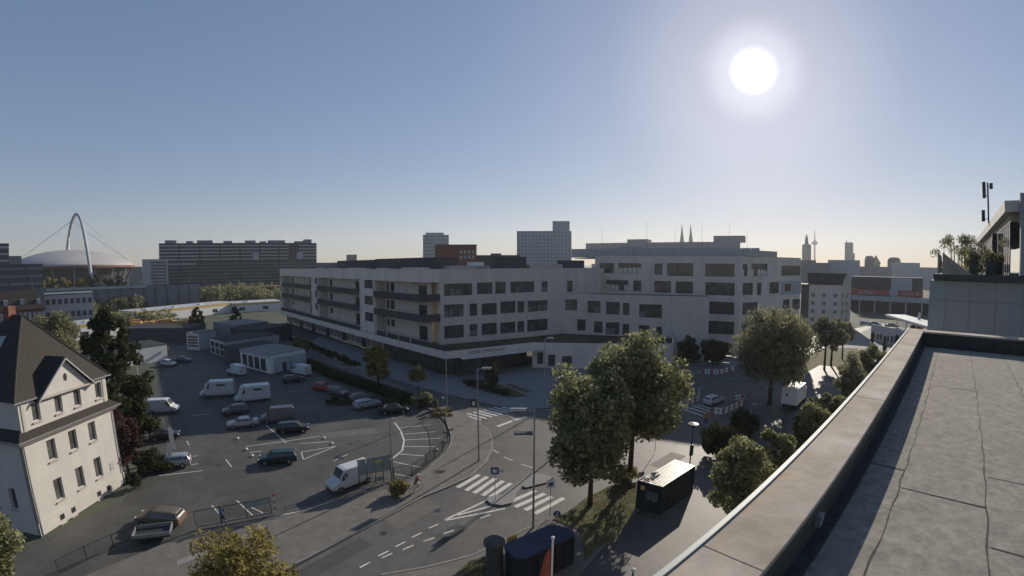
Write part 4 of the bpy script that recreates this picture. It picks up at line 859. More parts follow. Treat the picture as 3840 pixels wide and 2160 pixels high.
r, u, L, n = block('white_workshop', 'low white flat roofed workshop with sunlit tan roof at the car park corner', 'building', A_, B_, 9.5, 3.9, 'white_paint', 'kerb_stone', [(.8 + i * 2.6, 2.9 + i * 2.6, .3, 3.0) for i in range(4)])
for i in range(2): MB().box(B_, unit(B_, C_)[0], (1.0 + i * 4.2, 4.8 + i * 4.2), (-.05, -.01), (.1, 3.2)).build('garage_door', 'far_pale', r)
MB().box(B_, unit(B_, C_)[0], (3.0, 3.9), (-.09, -.055), (.1, 2.1)).build('door', 'far_dark', r)
MB().box(A_, u, (-.1, L + .1), (-.12, -.052), (3.3, 3.95)).build('roof_edge', 'far_pale', r)
block('black_workshop', 'long low dark roofed workshop joined behind the white workshop', 'building', (A_[0] - u[0] * 8, A_[1] - u[1] * 8), (A_[0] - u[0] * .1, A_[1] - u[1] * .1), 11, 3.7, 'far_dark', 'roof_black')
block('garage_row', 'low dark roofed garages with white gridded doors deep in the yard', 'building', ws['yard1'][0], ws['yard1'][1], 16, 3.9, 'far_pale', 'roof_black', [(.5 + i * 3, 3 + i * 3, .2, 1.6) for i in range(3)] + [(.5 + i * 3, 3 + i * 3, 1.9, 3.2) for i in range(3)])
block('gate_lodge', 'grey narrow lodge with white louvred front and yellow base in the yard', 'building', ws['yard0'][0], ws['yard0'][1], 7, 4.6, 'far_pale', 'roof_gravel', [(.4, 4.2, .9 + i * .8, 1.4 + i * .8) for i in range(4)])
b0, b1 = ws['black']
block('white_annexe', 'small white building with wide black flat roof behind the dark conifer', 'building', (-96, 75), (-90.5, 79.5), 9, 3.6, 'white_paint', 'roof_black', [(1.5, 3.5, 1.2, 2.4)])
block('white_annexe', 'white wedge shaped building with orange sign under black roof in the yard', 'building', (-90, 80), (-84.5, 92), 11, 3.9, 'white_paint', 'roof_black', [(2, 5, 1.4, 2.6)])
tag(MB().box((-84.5, 92), (.42, .9), (.1, .16), (-1.2, -.2), (2.6, 3.3)).build('shop_sign', 'orange'), 'small orange sign at the corner of the white yard building', 'sign')
block('grey_shed', 'wide grey pitched shed with skylit tan roof behind the yard lodge', 'building', (-97, 128), (-84, 122), 12, 4.6, 'far_grey', 'kerb_stone')
block('dark_shed', 'long dark low shed behind the conifer in front of the yellow vans', 'building', (-122, 112), (-98, 118), 11, 4.0, 'far_dark', 'roof_black')
block('dark_shed', 'dark flat shed right of the grey pitched shed in the yard', 'building', (-84, 119), (-72, 116), 14, 4.2, 'far_dark', 'roof_black')
# postal depot: white with a double yellow band
def depot(label, P0, P1, z1, depth):
    r, u, L, n = block('depot', label, 'building', P0, P1, depth, z1, 'white_paint', 'far_pale', [(3 + i * 12., 6 + i * 12., 1.0, 2.6) for i in range(int(unit(P0, P1)[1] / 12))], roof_t=.1)
    MB().box(P0, u, (0, L), (-.06, -.003), (z1 - 1.0, z1 - .5)).build('yellow_band', 'yellow', r)
    MB().box(P0, u, (0, L), (-.06, -.003), (z1 - .45, z1 - .12)).build('yellow_band', 'yellow', r)
    for i in range(int(L / 14)): MB().box(P0, u, (6 + i * 14, 8 + i * 14), (3, 5), (z1 + .1, z1 + .8)).build('roof_light', 'lamp_clear', r)
    return r
depot('short white depot block with yellow band nearest the cream house', (-151.5, 109.5), (-139.8, 106.7), 5.2, 14)
depot('short white depot wing behind the conifer with yellow band', (-139.6, 106.9), (-134, 124), 5.0, 12)
depot('long white depot hall with double yellow band running to the school', (-153.8, 150.5), (-137.7, 203), 4.8, 16)
depot('far white hall between the yellow banded depot and the school', (-136, 196), (-118, 214), 4.6, 16)

# ================================================================== BACKGROUND
def backdrop(name, label, key, depth, wallm, roofm='far_dark', rows=0, cols=0, z0=.05, margin=.12, cat='building', pane='far_dark', zb=0, group=None, hfrac=.55, wfrac=.6):
    P0, P1, z1 = F[key]; u, L = unit(P0, P1)
    wins = []
    if rows:
        fh = (z1 - zb) / rows; fw = L / cols
        for i in range(rows):
            for j in range(cols):
                wins.append(((j + .5 - wfrac / 2) * fw, (j + .5 + wfrac / 2) * fw, zb + (i + .5 - hfrac / 2) * fh, zb + (i + .5 + hfrac / 2) * fh))
    r = empty(name, (*P0, 0), label, cat, group)
    n = (-u[1], u[0])
    MB().box(P0, u, (0, L), (0, depth), (z0, z1)).build('wall', wallm, r)
    for a, b, c, d in wins:
        fo = MB().box(P0, u, (a, b), (-.12, -.01), (c, d)).build('window', pane, r)
    if roofm: MB().box(P0, u, (-.2, L + .2), (-.2, depth), (z1 + .01, z1 + .5)).build('roof', roofm, r)
    return r, P0, u, L, z1
backdrop('office_tower', 'banded office tower at the very left edge of the skyline', 'slats', 20, 'far_dark', rows=9, cols=1, pane='far_pale', hfrac=.3, wfrac=.96)
backdrop('office_block', 'dark long office block left of the arena roof', 'office', 25, 'far_dark', rows=6, cols=3, pane='far_grey', hfrac=.3, wfrac=.92)
r, P0, u, L, z1 = backdrop('brick_school', 'red brick building with steep brown roof at the left edge', 'brick', 12, 'brick_red', None, rows=1, cols=1, wfrac=.01)
z1 = 10.5
for ch in kids(r): bpy.data.objects.remove(ch)
MB().box(P0, u, (0, L), (0, 12), (.05, z1)).build('wall', 'brick_red', r)
for i in range(11): MB().box(P0, u, (.5 + i * L / 11, .5 + i * L / 11 + .8), (-.1, -.01), (6.6, 9.6)).build('window', 'far_pale', r)
MB().add([(*off(P0, -.5, u, -.5, (-u[1], u[0])), z1), (*off(P0, L + .5, u, -.5, (-u[1], u[0])), z1), (*off(P0, L + .5, u, 12.5, (-u[1], u[0])), z1), (*off(P0, -.5, u, 12.5, (-u[1], u[0])), z1), (*off(P0, 0, u, 6, (-u[1], u[0])), 16.4), (*off(P0, L - 3, u, 6, (-u[1], u[0])), 16.4)], [(0, 1, 5, 4), (1, 2, 5), (2, 3, 4, 5), (3, 0, 4), (3, 2, 1, 0)]).build('roof', 'roof_tile', r)
for i in range(3): MB().box(P0, u, (3 + i * 5, 4.2 + i * 5), (1.2, 3), (12, 13.6)).build('dormer', 'far_pale', r)
MB().box(P0, u, (6, 8), (-3, -1.5), (.05, 6.5)).build('chimney', 'brick_red', r)
backdrop('white_office', 'white two storey flat office with dark window rows below the arena', 'whitelow', 12, 'far_pale', 'far_grey', rows=3, cols=8, hfrac=.4)
# retaining wall of the railway, built of separate slabs
wl = empty('noise_wall', (*F['wall'][0], 0), 'long grey railway wall of concrete panels below the arena', 'wall')
P0, P1, z1 = F['wall']; u, L = unit(P0, P1); k_ = 14
for i in range(k_): MB().box(P0, u, (L * i / k_ + .15, L * (i + 1) / k_ - .15), (0, .6), (.05, 14.5 - (.8 if i > 9 else 0))).build('wall_panel', 'far_grey', wl)
for i in range(k_ + 1): MB().box(P0, u, (L * i / k_ - .14, L * i / k_ + .14), (-.3, .7), (.05, 15.2)).build('post', 'far_dark', wl)
MB().box(P0, u, (6, L * .66), (-.5, -.02), (13.1, 14.2)).build('ledge', 'far_pale', wl)
# banded white stair tower and the long slab
r, P0, u, L, z1 = backdrop('stair_tower', 'small white tower with curved dark bands left of the long slab block', 'band', 14, 'far_pale', None)
for i in range(8): MB().box(P0, u, (L * .33, L * .92), (-.5, -.02), (8.6 + i * 2.6, 9.7 + i * 2.6)).build('window_band', 'far_dark', r)
r, P0, u, L, z1 = backdrop('slab_block', 'very long slab block with cream balcony bands and stepped roofline', 'slab', 30, 'far_dark', None)
for i in range(5): 
    for j in range(8): MB().box(P0, u, (L * j / 8 + .6, L * (j + 1) / 8 - (.6 if j != 6 else 9)), (-1.2, -.02), (29.3 + i * 3.1, 30.4 + i * 3.1)).build('balcony', 'arena_roof' if i < 4 else 'far_pale', r)
for i in range(7):
    for j in range(8): MB().box(P0, u, (L * j / 8 + .6, L * (j + 1) / 8 - .6), (-.9, -.02), (6.5 + i * 3.1, 7.3 + i * 3.1)).build('balcony', 'far_grey', r)
for a, w_, dz in [(5, 10, 2.8), (24, 6, 2.0), (34, 14, 2.6), (58, 8, 2.0), (78, 10, 2.4), (92, 6, 1.6), (100, 16, 2.6), (126, 9, 1.8), (135, 7, 3.6)]:
    MB().box(P0, u, (a, min(a + w_, L)), (2, 14), (z1, z1 + dz)).build('roof_storey', 'far_grey', r)
for a, z_ in ((L * .58, 28.5), (L * .865, 29)): MB().box(P0, u, (a, a + 6), (-1.6, -1.21), (z_, z_ + 6.5)).build('advert_panel', 'far_pale', r)
for i in range(9): MB().box(P0, u, (3 + i * 3.4, 5.4 + i * 3.4), (-1.5, -1.21), (24.9, 26.8)).build('window', 'far_pale', r)
MB().box(P0, u, (-.5, L + .5), (-40, 2), (4.6, 5.4)).build('podium_roof', 'brick_red', r)
# skyline
backdrop('twin_tower', 'pair of small square towers on the skyline between slab block and highrise', 'twin', 20, 'far_dark', None)
P0, P1, z1 = F['twin']
r, P0, u, L, z1 = backdrop('highrise', 'pale glass highrise behind the dark brick block', 'rise1', 22, 'far_pale', None, rows=14, cols=2, hfrac=.25, wfrac=.9, pane='far_grey')
MB().box(P0, u, (3, L - 6), (2, 16), (z1, z1 + 2.6)).build('roof_storey', 'far_pale', r)
MB().box(P0, u, (-5, -.1), (3, 16), (.05, 27)).build('side_wing', 'far_pale', r)
r, P0, u, L, z1 = backdrop('brick_block', 'dark red brick block with round windows behind the school roof', 'brick2', 18, 'brick_red', 'far_dark')
for i in range(4):
    for j in range(2): MB().box(P0, u, (L * .6 + i * 1.9, L * .6 + i * 1.9 + 1.1), (-.1, -.01), (25.2 + j * 2.4, 26.6 + j * 2.4)).build('window', 'far_pale', r)
backdrop('flat_block', 'low dark flat block on the skyline right of the brick block', 'dark2', 20, 'far_dark', None)
r, P0, u, L, z1 = backdrop('highrise', 'broad pale highrise with square window grid and roof tower', 'rise2', 24, 'far_pale', None, rows=16, cols=15, hfrac=.42, wfrac=.4, pane='far_grey')
backdrop('lift_tower', 'plain lift tower rising behind the broad gridded highrise', 'rise2c', 16, 'far_pale', None)
backdrop('skyline_block', 'low grey roofs on the skyline right of the slab block', 'low1', 30, 'far_dark', None)
backdrop('skyline_block', 'small dark gabled roof left of the broad highrise', 'low2', 20, 'far_dark', None)
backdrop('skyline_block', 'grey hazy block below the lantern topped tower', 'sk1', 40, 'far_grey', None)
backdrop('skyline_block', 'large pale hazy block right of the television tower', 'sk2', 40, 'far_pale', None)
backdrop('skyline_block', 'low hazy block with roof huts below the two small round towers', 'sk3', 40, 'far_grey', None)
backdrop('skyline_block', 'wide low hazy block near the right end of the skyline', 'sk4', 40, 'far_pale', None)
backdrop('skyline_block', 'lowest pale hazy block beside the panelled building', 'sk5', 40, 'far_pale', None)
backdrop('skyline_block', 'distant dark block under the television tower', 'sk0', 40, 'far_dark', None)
backdrop('skyline_block', 'low grey block between arena and banded stair tower', 'farleft', 40, 'far_grey', None)
backdrop('skyline_block', 'small grey roof hut left of the arena dome', 'skA', 20, 'far_grey', None)
rr = random.Random(9)
DBL = ['left of the arena', 'behind the arena', 'right of the arena', 'over the banded stair tower', 'over the left half of the long slab', 'over the middle of the long slab', 'over the right half of the long slab', 'at the right end of the long slab', 'left of the twin towers', 'behind the twin towers', 'right of the twin towers', 'over the school balconies', 'left of the pale glass highrise', 'behind the dark brick block', 'left of the broad gridded highrise', 'behind the broad gridded highrise', 'right of the broad gridded highrise', 'left of the cathedral spires', 'below the cathedral spires', 'right of the cathedral spires', 'left of the lantern tower', 'below the television tower', 'left of the slim square tower', 'right of the slim square tower', 'behind the two round towers', 'at the right end before the roof terrace']
for i in range(26):
    azd = -50 + i * 4.0 + rr.uniform(-1, 1); d = rr.uniform(900, 1500); wdt = rr.uniform(30, 70); hh = rr.uniform(15, 24)
    if -46 < azd < -26: hh = min(hh, 20)
    a = math.radians(azd); P0 = (math.sin(a) * d, math.cos(a) * d); u = (math.cos(a), -math.sin(a))
    r = empty('distant_building', (*P0, 0), None, 'building', 'faint low city buildings along the horizon'); tag(r, 'faint low building on the far city horizon ' + DBL[i])
    MB().box(P0, u, (0, wdt), (0, 20), (.05, hh)).build('wall', ['far_grey', 'far_dark', 'far_pale'][i % 3], r)
    for q in range(6): MB().box(P0, u, (2 + q * wdt / 6.5, 2 + q * wdt / 6.5 + wdt / 12), (-.3, -.01), (hh * .55, hh * .8)).build('window', 'far_dark', r)
# arena: shallow dome roof hung from a steel arch
ar = empty('arena', (*arena, 0), 'round arena with shallow pale dome roof hung from a white steel arch', 'arena')
ax_, ay_ = arena; R_ = 63
mb = MB(); prof = [(R_, 26.3), (R_ * .97, 28.4), (R_ * .8, 33.5), (R_ * .6, 38), (R_ * .4, 41), (R_ * .2, 42.6), (.5, 43.2)]
mb.lathe(ax_, ay_, prof, 64); mb.build('dome_roof', 'arena_roof', ar, smooth=True)
MB().lathe(ax_, ay_, [(R_ * .93, 24), (R_ + .6, 24.4), (R_ + .6, 26.2), (R_ * .95, 26.25)], 64).build('rim', 'brick_red', ar)
MB().lathe(ax_, ay_, [(R_ * .72, 1), (R_ * .93, 23.9)], 48).build('drum', 'far_dark', ar)
for i in range(20):
    t = math.pi * 2 * i / 20; MB().tube([(ax_ + R_ * .8 * math.cos(t), ay_ + R_ * .8 * math.sin(t), 1), (ax_ + R_ * .98 * math.cos(t), ay_ + R_ * .98 * math.sin(t), 24.2)], 1.0, 6).build('pier', 'far_grey', ar)
dv = Vector((ax_, ay_, 0)).normalized()           # arch stands in a vertical plane seen obliquely
ph = math.atan2(dv.y, dv.x) + math.radians(-21)
au = Vector((math.cos(ph), math.sin(ph), 0))
cA = Vector((ax_, ay_, 0))
pts = []; Fn, Ff = Vector((-336.8, 283, 0)), Vector((-542, 410.5, 0)); cM = (Fn + Ff) / 2
for i in range(33):
    s_ = -1 + 2 * i / 32; pts.append(cM + (Fn - Ff) / 2 * s_ + Vector((0, 0, 3 + 75.5 * (1 - abs(s_) ** 2.1))))
MB().tube(pts, 1.45, 8).build('arch', 'far_pale', ar, smooth=True)
for i in range(4, 29, 2):
    sgn = 1 if i % 4 else -1
    p = pts[i]; q = Vector((cA.x + (p.x - cA.x) * .8, cA.y + (p.y - cA.y) * .8, 41 - 12 * ((i - 16) / 16) ** 2)); MB().tube([p, q], .13, 4).build('cable', 'metal_grey', ar)
pv = Vector((-au.y, au.x, 0))
for sg in (-1, 1):
    for k_ in (12, 20): MB().tube([pts[k_], cA + pv * sg * 58 + Vector((0, 0, 32))], .15, 4).build('cable', 'metal_grey', ar)
# cathedral spires, television tower, small towers
for i, (x, y, zt) in enumerate(dom):
    cs = empty('church_spire', (x, y, 0), ['left openwork spire of the twin towered cathedral above the school roof', 'right openwork spire of the twin towered cathedral above the school roof'][i], 'spire', 'twin cathedral spires')
    MB().prism([(x - 9, y - 9), (x + 9, y - 9), (x + 9, y + 9), (x - 9, y + 9)], 0, 70).build('tower', 'far_dark', cs)
    MB().lathe(x, y, [(14, 60), (12.5, 92), (9.5, 100), (4.6, 135), (.6, zt)], 8).build('spire', 'far_dark', cs)
    for t in range(4): a = math.pi / 4 + t * math.pi / 2; MB().cyl(x + 10 * math.cos(a), y + 10 * math.sin(a), 80, 106, 1.6, .1, 6).build('pinnacle', 'far_dark', cs)
x, y, zt = tv[0]; tw_ = empty('television_tower', (x, y, 0), 'slim television tower with round platform on the right skyline', 'tower')
MB().lathe(x, y, [(9, 0), (6, 60), (5, 170)], 12).build('shaft', 'far_dark', tw_); MB().lathe(x, y, [(5, 168), (22, 178), (24, 183), (22, 188), (10, 194), (8, 204)], 20).build('platform', 'far_dark', tw_)
MB().lathe(x, y, [(4.5, 194), (3.5, 225), (1.6, zt)], 8).build('aerial', 'far_dark', tw_)
T1, T1b, T2, T2b, T3, T4, T5 = rt
r = empty('office_highrise', (T1[0], T1[1], 0), 'tall round topped tower with lattice lantern left of the television tower', 'tower'); MB().lathe(T1[0], T1[1], [(12, 0), (12, T1b[2] - 3), (10, T1b[2])], 16).build('shaft', 'far_grey', r); MB().lathe(T1[0], T1[1], [(5, T1b[2]), (4, T1b[2] + 14), (2.5, T1b[2] + 20), (.3, T1[2])], 8).build('lantern', 'far_dark', r)
r = empty('office_highrise', (T2[0], T2[1], 0), 'slim square tower with short mast right of the television tower', 'tower'); MB().box(T2[:2], (.64, -.76), (-11, 11), (0, 20), (0, T2b[2])).build('shaft', 'far_grey', r); MB().box(T2[:2], (.64, -.76), (11.1, 17), (0, 14), (0, T2b[2] - 32)).build('wing', 'far_grey', r); MB().cyl(T2[0], T2[1] + 8, T2b[2], T2[2], 1.2, .4, 6).build('mast', 'far_dark', r)
r = empty('round_tower', (T3[0], T3[1], 0), 'small round topped tower left of the pointed church roof', 'tower'); MB().lathe(T3[0], T3[1], [(9, 0), (8, T3[2] - 6), (6.5, T3[2] - 1), (3, T3[2])], 14).build('shaft', 'far_dark', r)
r = empty('church_tower', (T4[0], T4[1], 0), 'small pointed church tower between two round towers', 'tower'); MB().lathe(T4[0], T4[1], [(9, 0), (9, 30), (11, 31), (.3, T4[2] + 1)], 8).build('spire', 'far_dark', r)
r = empty('round_tower', (T5[0], T5[1], 0), 'wide arched tower furthest right on the hazy skyline', 'tower'); MB().lathe(T5[0], T5[1], [(11, 0), (11, T5[2] - 5), (8, T5[2] - 1), (4, T5[2])], 14).build('shaft', 'far_dark', r)
# hall, red sign band and railway bridge on the right
r, P0, u, L, z1 = backdrop('station_hall', 'brown clad hall with white panel above the red sign band', 'hall', 16, 'far_dark', None)
Pw, _, zw = F['hallw']; uw, Lw = unit(F['hallw'][0], F['hallw'][1]); MB().box(Pw, uw, (0, Lw), (-1, -.1), (5, zw - .3)).build('white_panel', 'far_pale', r)
Ps, Pe, zs_ = F['sign']; us, Ls = unit(Ps, Pe); sg = empty('sign_band', (*Ps, 8), 'long red sign band with pale lettering on the station hall', 'sign')
MB().box(Ps, us, (0, Ls * .54), (-.3, 0), (8.9, zs_)).build('red_panel', 'red', sg); MB().box(Ps, us, (Ls * .66, Ls), (-.3, 0), (8.9, zs_)).build('red_panel', 'red', sg); MB().box(Ps, us, (Ls * .541, Ls * .659), (-.3, 0), (8.9, zs_)).build('white_panel', 'far_pale', sg)
rl = random.Random(2)
for a0_, a1_ in ((.12, .36), (.7, .98)):
    x = Ls * a0_
    while x < Ls * a1_:
        lw = rl.uniform(.5, .9); MB().box(Ps, us, (x, x + lw * .35), (-.4, -.31), (9.4, 10.9)).box(Ps, us, (x + lw * .36, x + lw), (-.4, -.31), rl.choice([(9.4, 9.8), (10.4, 10.9), (9.9, 10.3)])).build('letter', 'far_pale', sg); x += lw + rl.choice([.25, .25, .9])
Ps, Pe, zs_ = F['bandw']; us, Ls = unit(Ps, Pe); br = empty('railway_bridge', (*Ps, 0), 'long grey white railway bridge girder over a dark underpass', 'bridge')
for i in range(6): MB().box(Ps, us, (Ls * i / 6 + .1, Ls * (i + 1) / 6 - .1), (0, 1), (6.2, zs_)).build('girder_panel', 'far_pale', br)
MB().box(Ps, us, (0, Ls), (4, 5), (.05, 6.1)).build('underpass_wall', 'frame_dark', br)
for i in range(5): MB().box(Ps, us, (Ls * (i + .5) / 5, Ls * (i + .5) / 5 + .7), (.2, 1.2), (.05, 6.15)).build('pier', 'metal_grey', br)
# apartment house with steep roof
P0, P1, z1 = F['apt']; u, L = unit(P0, P1); G0, G1 = apt_g; ug, Lg = unit(G0, G1)
ap = empty('apartment_house', (*P0, 0), 'beige four storey apartment house with steep grey roof and gable end', 'building')
wz = [(i * 3.1 + 1.6, i * 3.1 + 3.1) for i in range(4)]
facade(ap, P0, P1, .05, z1, [(L * f, L * f + 1.5, c, d) for f in (.07, .42, .78) for c, d in wz], 'house_wall', frame='frame_white', pane='far_grey')
facade(ap, G0, G1, .05, z1, [(Lg * f, Lg * f + 1.2, c, d) for f in (.12, .55) for c, d in wz] , 'house_trim', frame='frame_white')
un = (-u[1], u[0]); zr = apt_ridge
bk0, bk1 = off(P0, 0, u, 9, un), G1
rg0, rg1 = off(P0, -1, u, 4.5, un), ((G0[0] + G1[0]) / 2, (G0[1] + G1[1]) / 2)
MB().add([(*off(P0, -.4, u, -.5, un), z1), (*off(P1, .4, u, -.5, un), z1), (*rg1, zr), (*rg0, zr), (*off(bk0, 0, u, .5, un), z1), (*bk1, z1)], [(0, 1, 2, 3), (3, 2, 5, 4), (0, 3, 4)]).build('roof', 'roof_tile', ap)
MB().add([(*G0, z1), (*G1, z1), (*rg1, zr - .3)], [(0, 1, 2)]).build('gable', 'house_trim', ap)
for f in (.35, .7): MB().box(P0, u, (L * f, L * f + .8), (1.5, 2.2), (z1 + 1.2, z1 + 2.3)).build('roof_window', 'far_pale', ap)
backdrop('side_house', 'brownish house left of the beige apartment house behind trees', 'aptL', 9, 'far_dark', 'roof_tile')
# vehicle ramp with graffiti wall
R0_, R1_ = ramp[0], ramp[1]; u, L = unit(R0_, R1_); rp_ = empty('ramp_wall', (*R0_, 0), 'pale retaining wall with dark graffiti below the car ramp', 'wall')
MB().box(R0_, u, (-1, L + 6), (0, .5), (.05, 4.8)).build('wall_face', 'far_pale', rp_)
MB().prism([off(R0_, -1, u, .5, (-u[1], u[0])), off(R0_, L + 6, u, .5, (-u[1], u[0])), off(R0_, L + 6, u, 22, (-u[1], u[0])), off(R0_, -1, u, 22, (-u[1], u[0]))], .05, 3.3).build('ramp_deck', 'kerb_stone', rp_)
for i in range(9):
    a = 2 + i * 1.7; MB().box(R0_, u, (a, a + rl.uniform(.5, 1.3)), (-.03, -.005), (.4, rl.uniform(1.6, 2.8))).build('graffiti', 'far_dark', rp_)
for i in range(12): p = off(R0_, i * 1.9, u, .2, (-u[1], u[0])); MB().cyl(*p, 4.8, 5.7, .05, n=6).build('railing_post', 'metal_grey', rp_)
c0, c1 = canopy; u, L = unit(c0, c1); cn = empty('station_canopy', (*c0[:2], 0), 'long white station canopy with orange underside on slanting white posts', 'canopy')
MB().box(c0, u, (0, L + 3), (-1.5, 5), (7.4, 8.0)).build('roof', 'white_paint', cn); MB().box(c0, u, (.5, L + 2.5), (-1.2, 4.7), (7.2, 7.39)).build('underside', 'orange', cn)
for i in range(4):
    p = off(c0, 3 + i * 7, u, 1, (-u[1], u[0])); MB().tube([(p[0], p[1], 3.2), (p[0] + u[0] * 1.2, p[1] + u[1] * 1.2, 7.2)], .18, 8).build('post', 'white_paint', cn)
p = off(c0, 14, u, 3, (-u[1], u[0])); MB().box(p, u, (0, 1.5), (0, .2), (8.02, 10)).build('sign_board', 'far_pale', cn)
# ================================================================== VEHICLES
def loft(mb, rings):
    k = len(rings[0]); P = [p for r in rings for p in r]
    F = [(i * k + j, i * k + (j + 1) % k, (i + 1) * k + (j + 1) % k, (i + 1) * k + j) for i in range(len(rings) - 1) for j in range(k)]
    F += [tuple(range(k))[::-1], tuple((len(rings) - 1) * k + j for j in range(k))]
    return mb.add(P, F)
KINDS = {  # stations from tail to nose: x, bottom, belt height, top height, half width low, half width top
 'hatch': dict(st=[(-2.0, .45, .75, .78, .70, .66), (-1.95, .28, .88, .95, .82, .66), (-1.7, .25, .92, 1.35, .86, .60), (-1.3, .25, .93, 1.46, .88, .62), (0, .24, .92, 1.48, .88, .62), (.45, .24, .92, 1.42, .88, .62), (1.05, .25, .90, .96, .87, .74), (1.75, .28, .80, .84, .82, .7), (2.0, .40, .62, .66, .68, .6)], wb=(-1.25, 1.25), r=.31, cab=(2, 6)),
 'sedan': dict(st=[(-2.3, .45, .80, .83, .70, .66), (-2.2, .28, .92, .98, .82, .7), (-1.5, .25, .94, 1.02, .88, .7), (-.95, .25, .93, 1.38, .88, .60), (.1, .24, .92, 1.43, .88, .60), (.5, .24, .92, 1.38, .88, .60), (1.15, .25, .90, .96, .87, .74), (1.95, .28, .80, .84, .82, .7), (2.25, .40, .62, .66, .68, .6)], wb=(-1.35, 1.4), r=.32, cab=(2, 6)),
 'wagon': dict(st=[(-2.3, .45, .80, .83, .72, .68), (-2.25, .28, .92, 1.0, .84, .7), (-2.0, .25, .94, 1.36, .88, .62), (-1.5, .25, .94, 1.45, .88, .63), (.1, .24, .92, 1.48, .88, .63), (.5, .24, .92, 1.42, .88, .62), (1.15, .25, .90, .96, .87, .74), (1.95, .28, .80, .84, .82, .7), (2.25, .40, .62, .66, .68, .6)], wb=(-1.35, 1.4), r=.32, cab=(2, 6)),
 'van': dict(st=[(-2.5, .45, 1.1, 1.2, .86, .82), (-2.48, .3, 1.15, 2.1, .92, .80), (-2.3, .28, 1.2, 2.25, .95, .80), (0.6, .28, 1.2, 2.28, .95, .80), (1.0, .28, 1.15, 2.2, .95, .78), (1.65, .28, 1.1, 1.22, .94, .82), (2.25, .3, .92, 1.0, .88, .74), (2.5, .42, .7, .74, .78, .66)], wb=(-1.6, 1.6), r=.34, cab=(2, 5)),
 'camper': dict(st=[(-3.0, .5, 1.5, 2.3, 1.08, 1.0), (-2.95, .35, 1.6, 2.8, 1.12, 1.05), (1.2, .35, 1.6, 2.85, 1.12, 1.05), (1.9, .35, 1.5, 2.6, 1.1, .95), (2.1, .35, 1.2, 1.9, 1.0, .8), (2.4, .35, 1.1, 1.25, .98, .8), (3.0, .45, .8, .9, .9, .7)], wb=(-1.7, 2.1), r=.34, cab=(1, 3)),
}
def car(kind, paint, label):
    K = KINDS[kind]; r = empty('parked_car' if kind in ('hatch', 'sedan', 'wagon') else 'camper_van' if kind == 'camper' else 'parked_van', (0, 0, 0), label, 'car' if kind in ('hatch', 'sedan', 'wagon') else 'van')
    rings = []
    for x, zb, zl, zt, wl, wt in K['st']:
        rings.append([(x, -wl * .86, zb), (x, -wl, zb + .16), (x, -wl, (zb + zl) / 2 + .05), (x, -wl * .96, zl), (x, -wt, zt - .05), (x, -wt * .8, zt), (x, wt * .8, zt), (x, wt, zt - .05), (x, wl * .96, zl), (x, wl, (zb + zl) / 2 + .05), (x, wl, zb + .16), (x, wl * .86, zb)])
    body = loft(MB(), rings).build('body', paint, r, smooth=False, bevel=.03)
    a, b = K['cab']; st = K['st']
    def sidept(i, s, f):       # point on the greenhouse side
        x, zb, zl, zt, wl, wt = st[i]; return Vector((x, s * (wl * .96 + (wt - wl * .96) * f + .012), zl + (zt - .05 - zl) * f))
    for s in (-1, 1):
        segs = range(a, b - 1) if kind != 'camper' else [1]
        for i in segs:
            p = [sidept(i, s, .12), sidept(i + 1, s, .12), sidept(i + 1, s, .86), sidept(i, s, .86)]
            c = sum(p, Vector()) / 4; k_ = .93 if kind not in ('camper', 'van') else (.35 if kind == 'camper' else .6)
            if kind == 'van' and i < 3: k_ = .0
            if k_ == 0: continue
            MB().add([tuple(c + (q - c) * k_) for q in p], [(0, 1, 2, 3)]).build('side_window', 'glass_dark', r)
        q_ = [sidept(b - 1, s, .12), Vector((st[b][0] - .12, s * (st[b][4] * .95 + .012), st[b][2] + .02)), sidept(b - 1, s, .86)]
        MB().add([tuple(v) for v in q_], [(0, 1, 2)]).build('side_window', 'glass_dark', r)
    def screen(i, j, nm):
        A1, B1 = st[i], st[j]; dx = 1 if j > i else -1
        P = [Vector((B1[0] - dx * .06, s * B1[5] * .88, B1[3] + .012)) for s in (-1, 1)] + [Vector((A1[0] + dx * .05, s * A1[5] * .86, A1[3] - .02)) for s in (1, -1)]
        P = [p + Vector((dx * .02, 0, .022)) for p in P]
        MB().add([tuple(p) for p in P], [(0, 1, 2, 3)]).build(nm, 'glass_dark', r)
    screen(b - 1, b, 'windscreen')
    if kind in ('hatch', 'wagon', 'sedan'): screen(a + (1 if kind == 'sedan' else 0), a - (0 if kind == 'sedan' else 1), 'rear_window')
    for s in (-1, 1):
        for x in K['wb']:
            w_ = K['st'][3][4]; R = K['r']
            ty = MB().tube([(x, s * (w_ - .2), R), (x, s * (w_ + .012), R)], R, 14).build('wheel', 'tyre', r)
            MB().tube([(x, s * (w_ + .006), R), (x, s * (w_ + .02), R)], R * .6, 10).build('rim', 'rim', ty)
        x, zb, zl, zt, wl, wt = K['st'][-2]
        MB().box((x + .02, s * wl * .72), (1, 0), (0, .17), (-.13, .13), (zl - .16, zl - .02)).build('headlight', 'lamp_clear', r)
        x, zb, zl, zt, wl, wt = K['st'][0]
        MB().box((x - .03, s * wl * .82), (1, 0), (0, .12), (-.1, .1), (zl - .12, zl + .06)).build('tail_light', 'red', r)
    xn = K['st'][-1][0]; MB().box((xn - .05, 0), (1, 0), (0, .09), (-.55, .55), (.32, .5)).build('bumper', 'frame_dark', r)
    for s in (-1, 1): MB().box((K['st'][b][0] - .25, s * (K['st'][4][4] + .06)), (1, 0), (-.06, .1), (-.07, .07), (K['st'][4][2] + .02, K['st'][4][2] + .16)).build('mirror', paint, r)
    return r
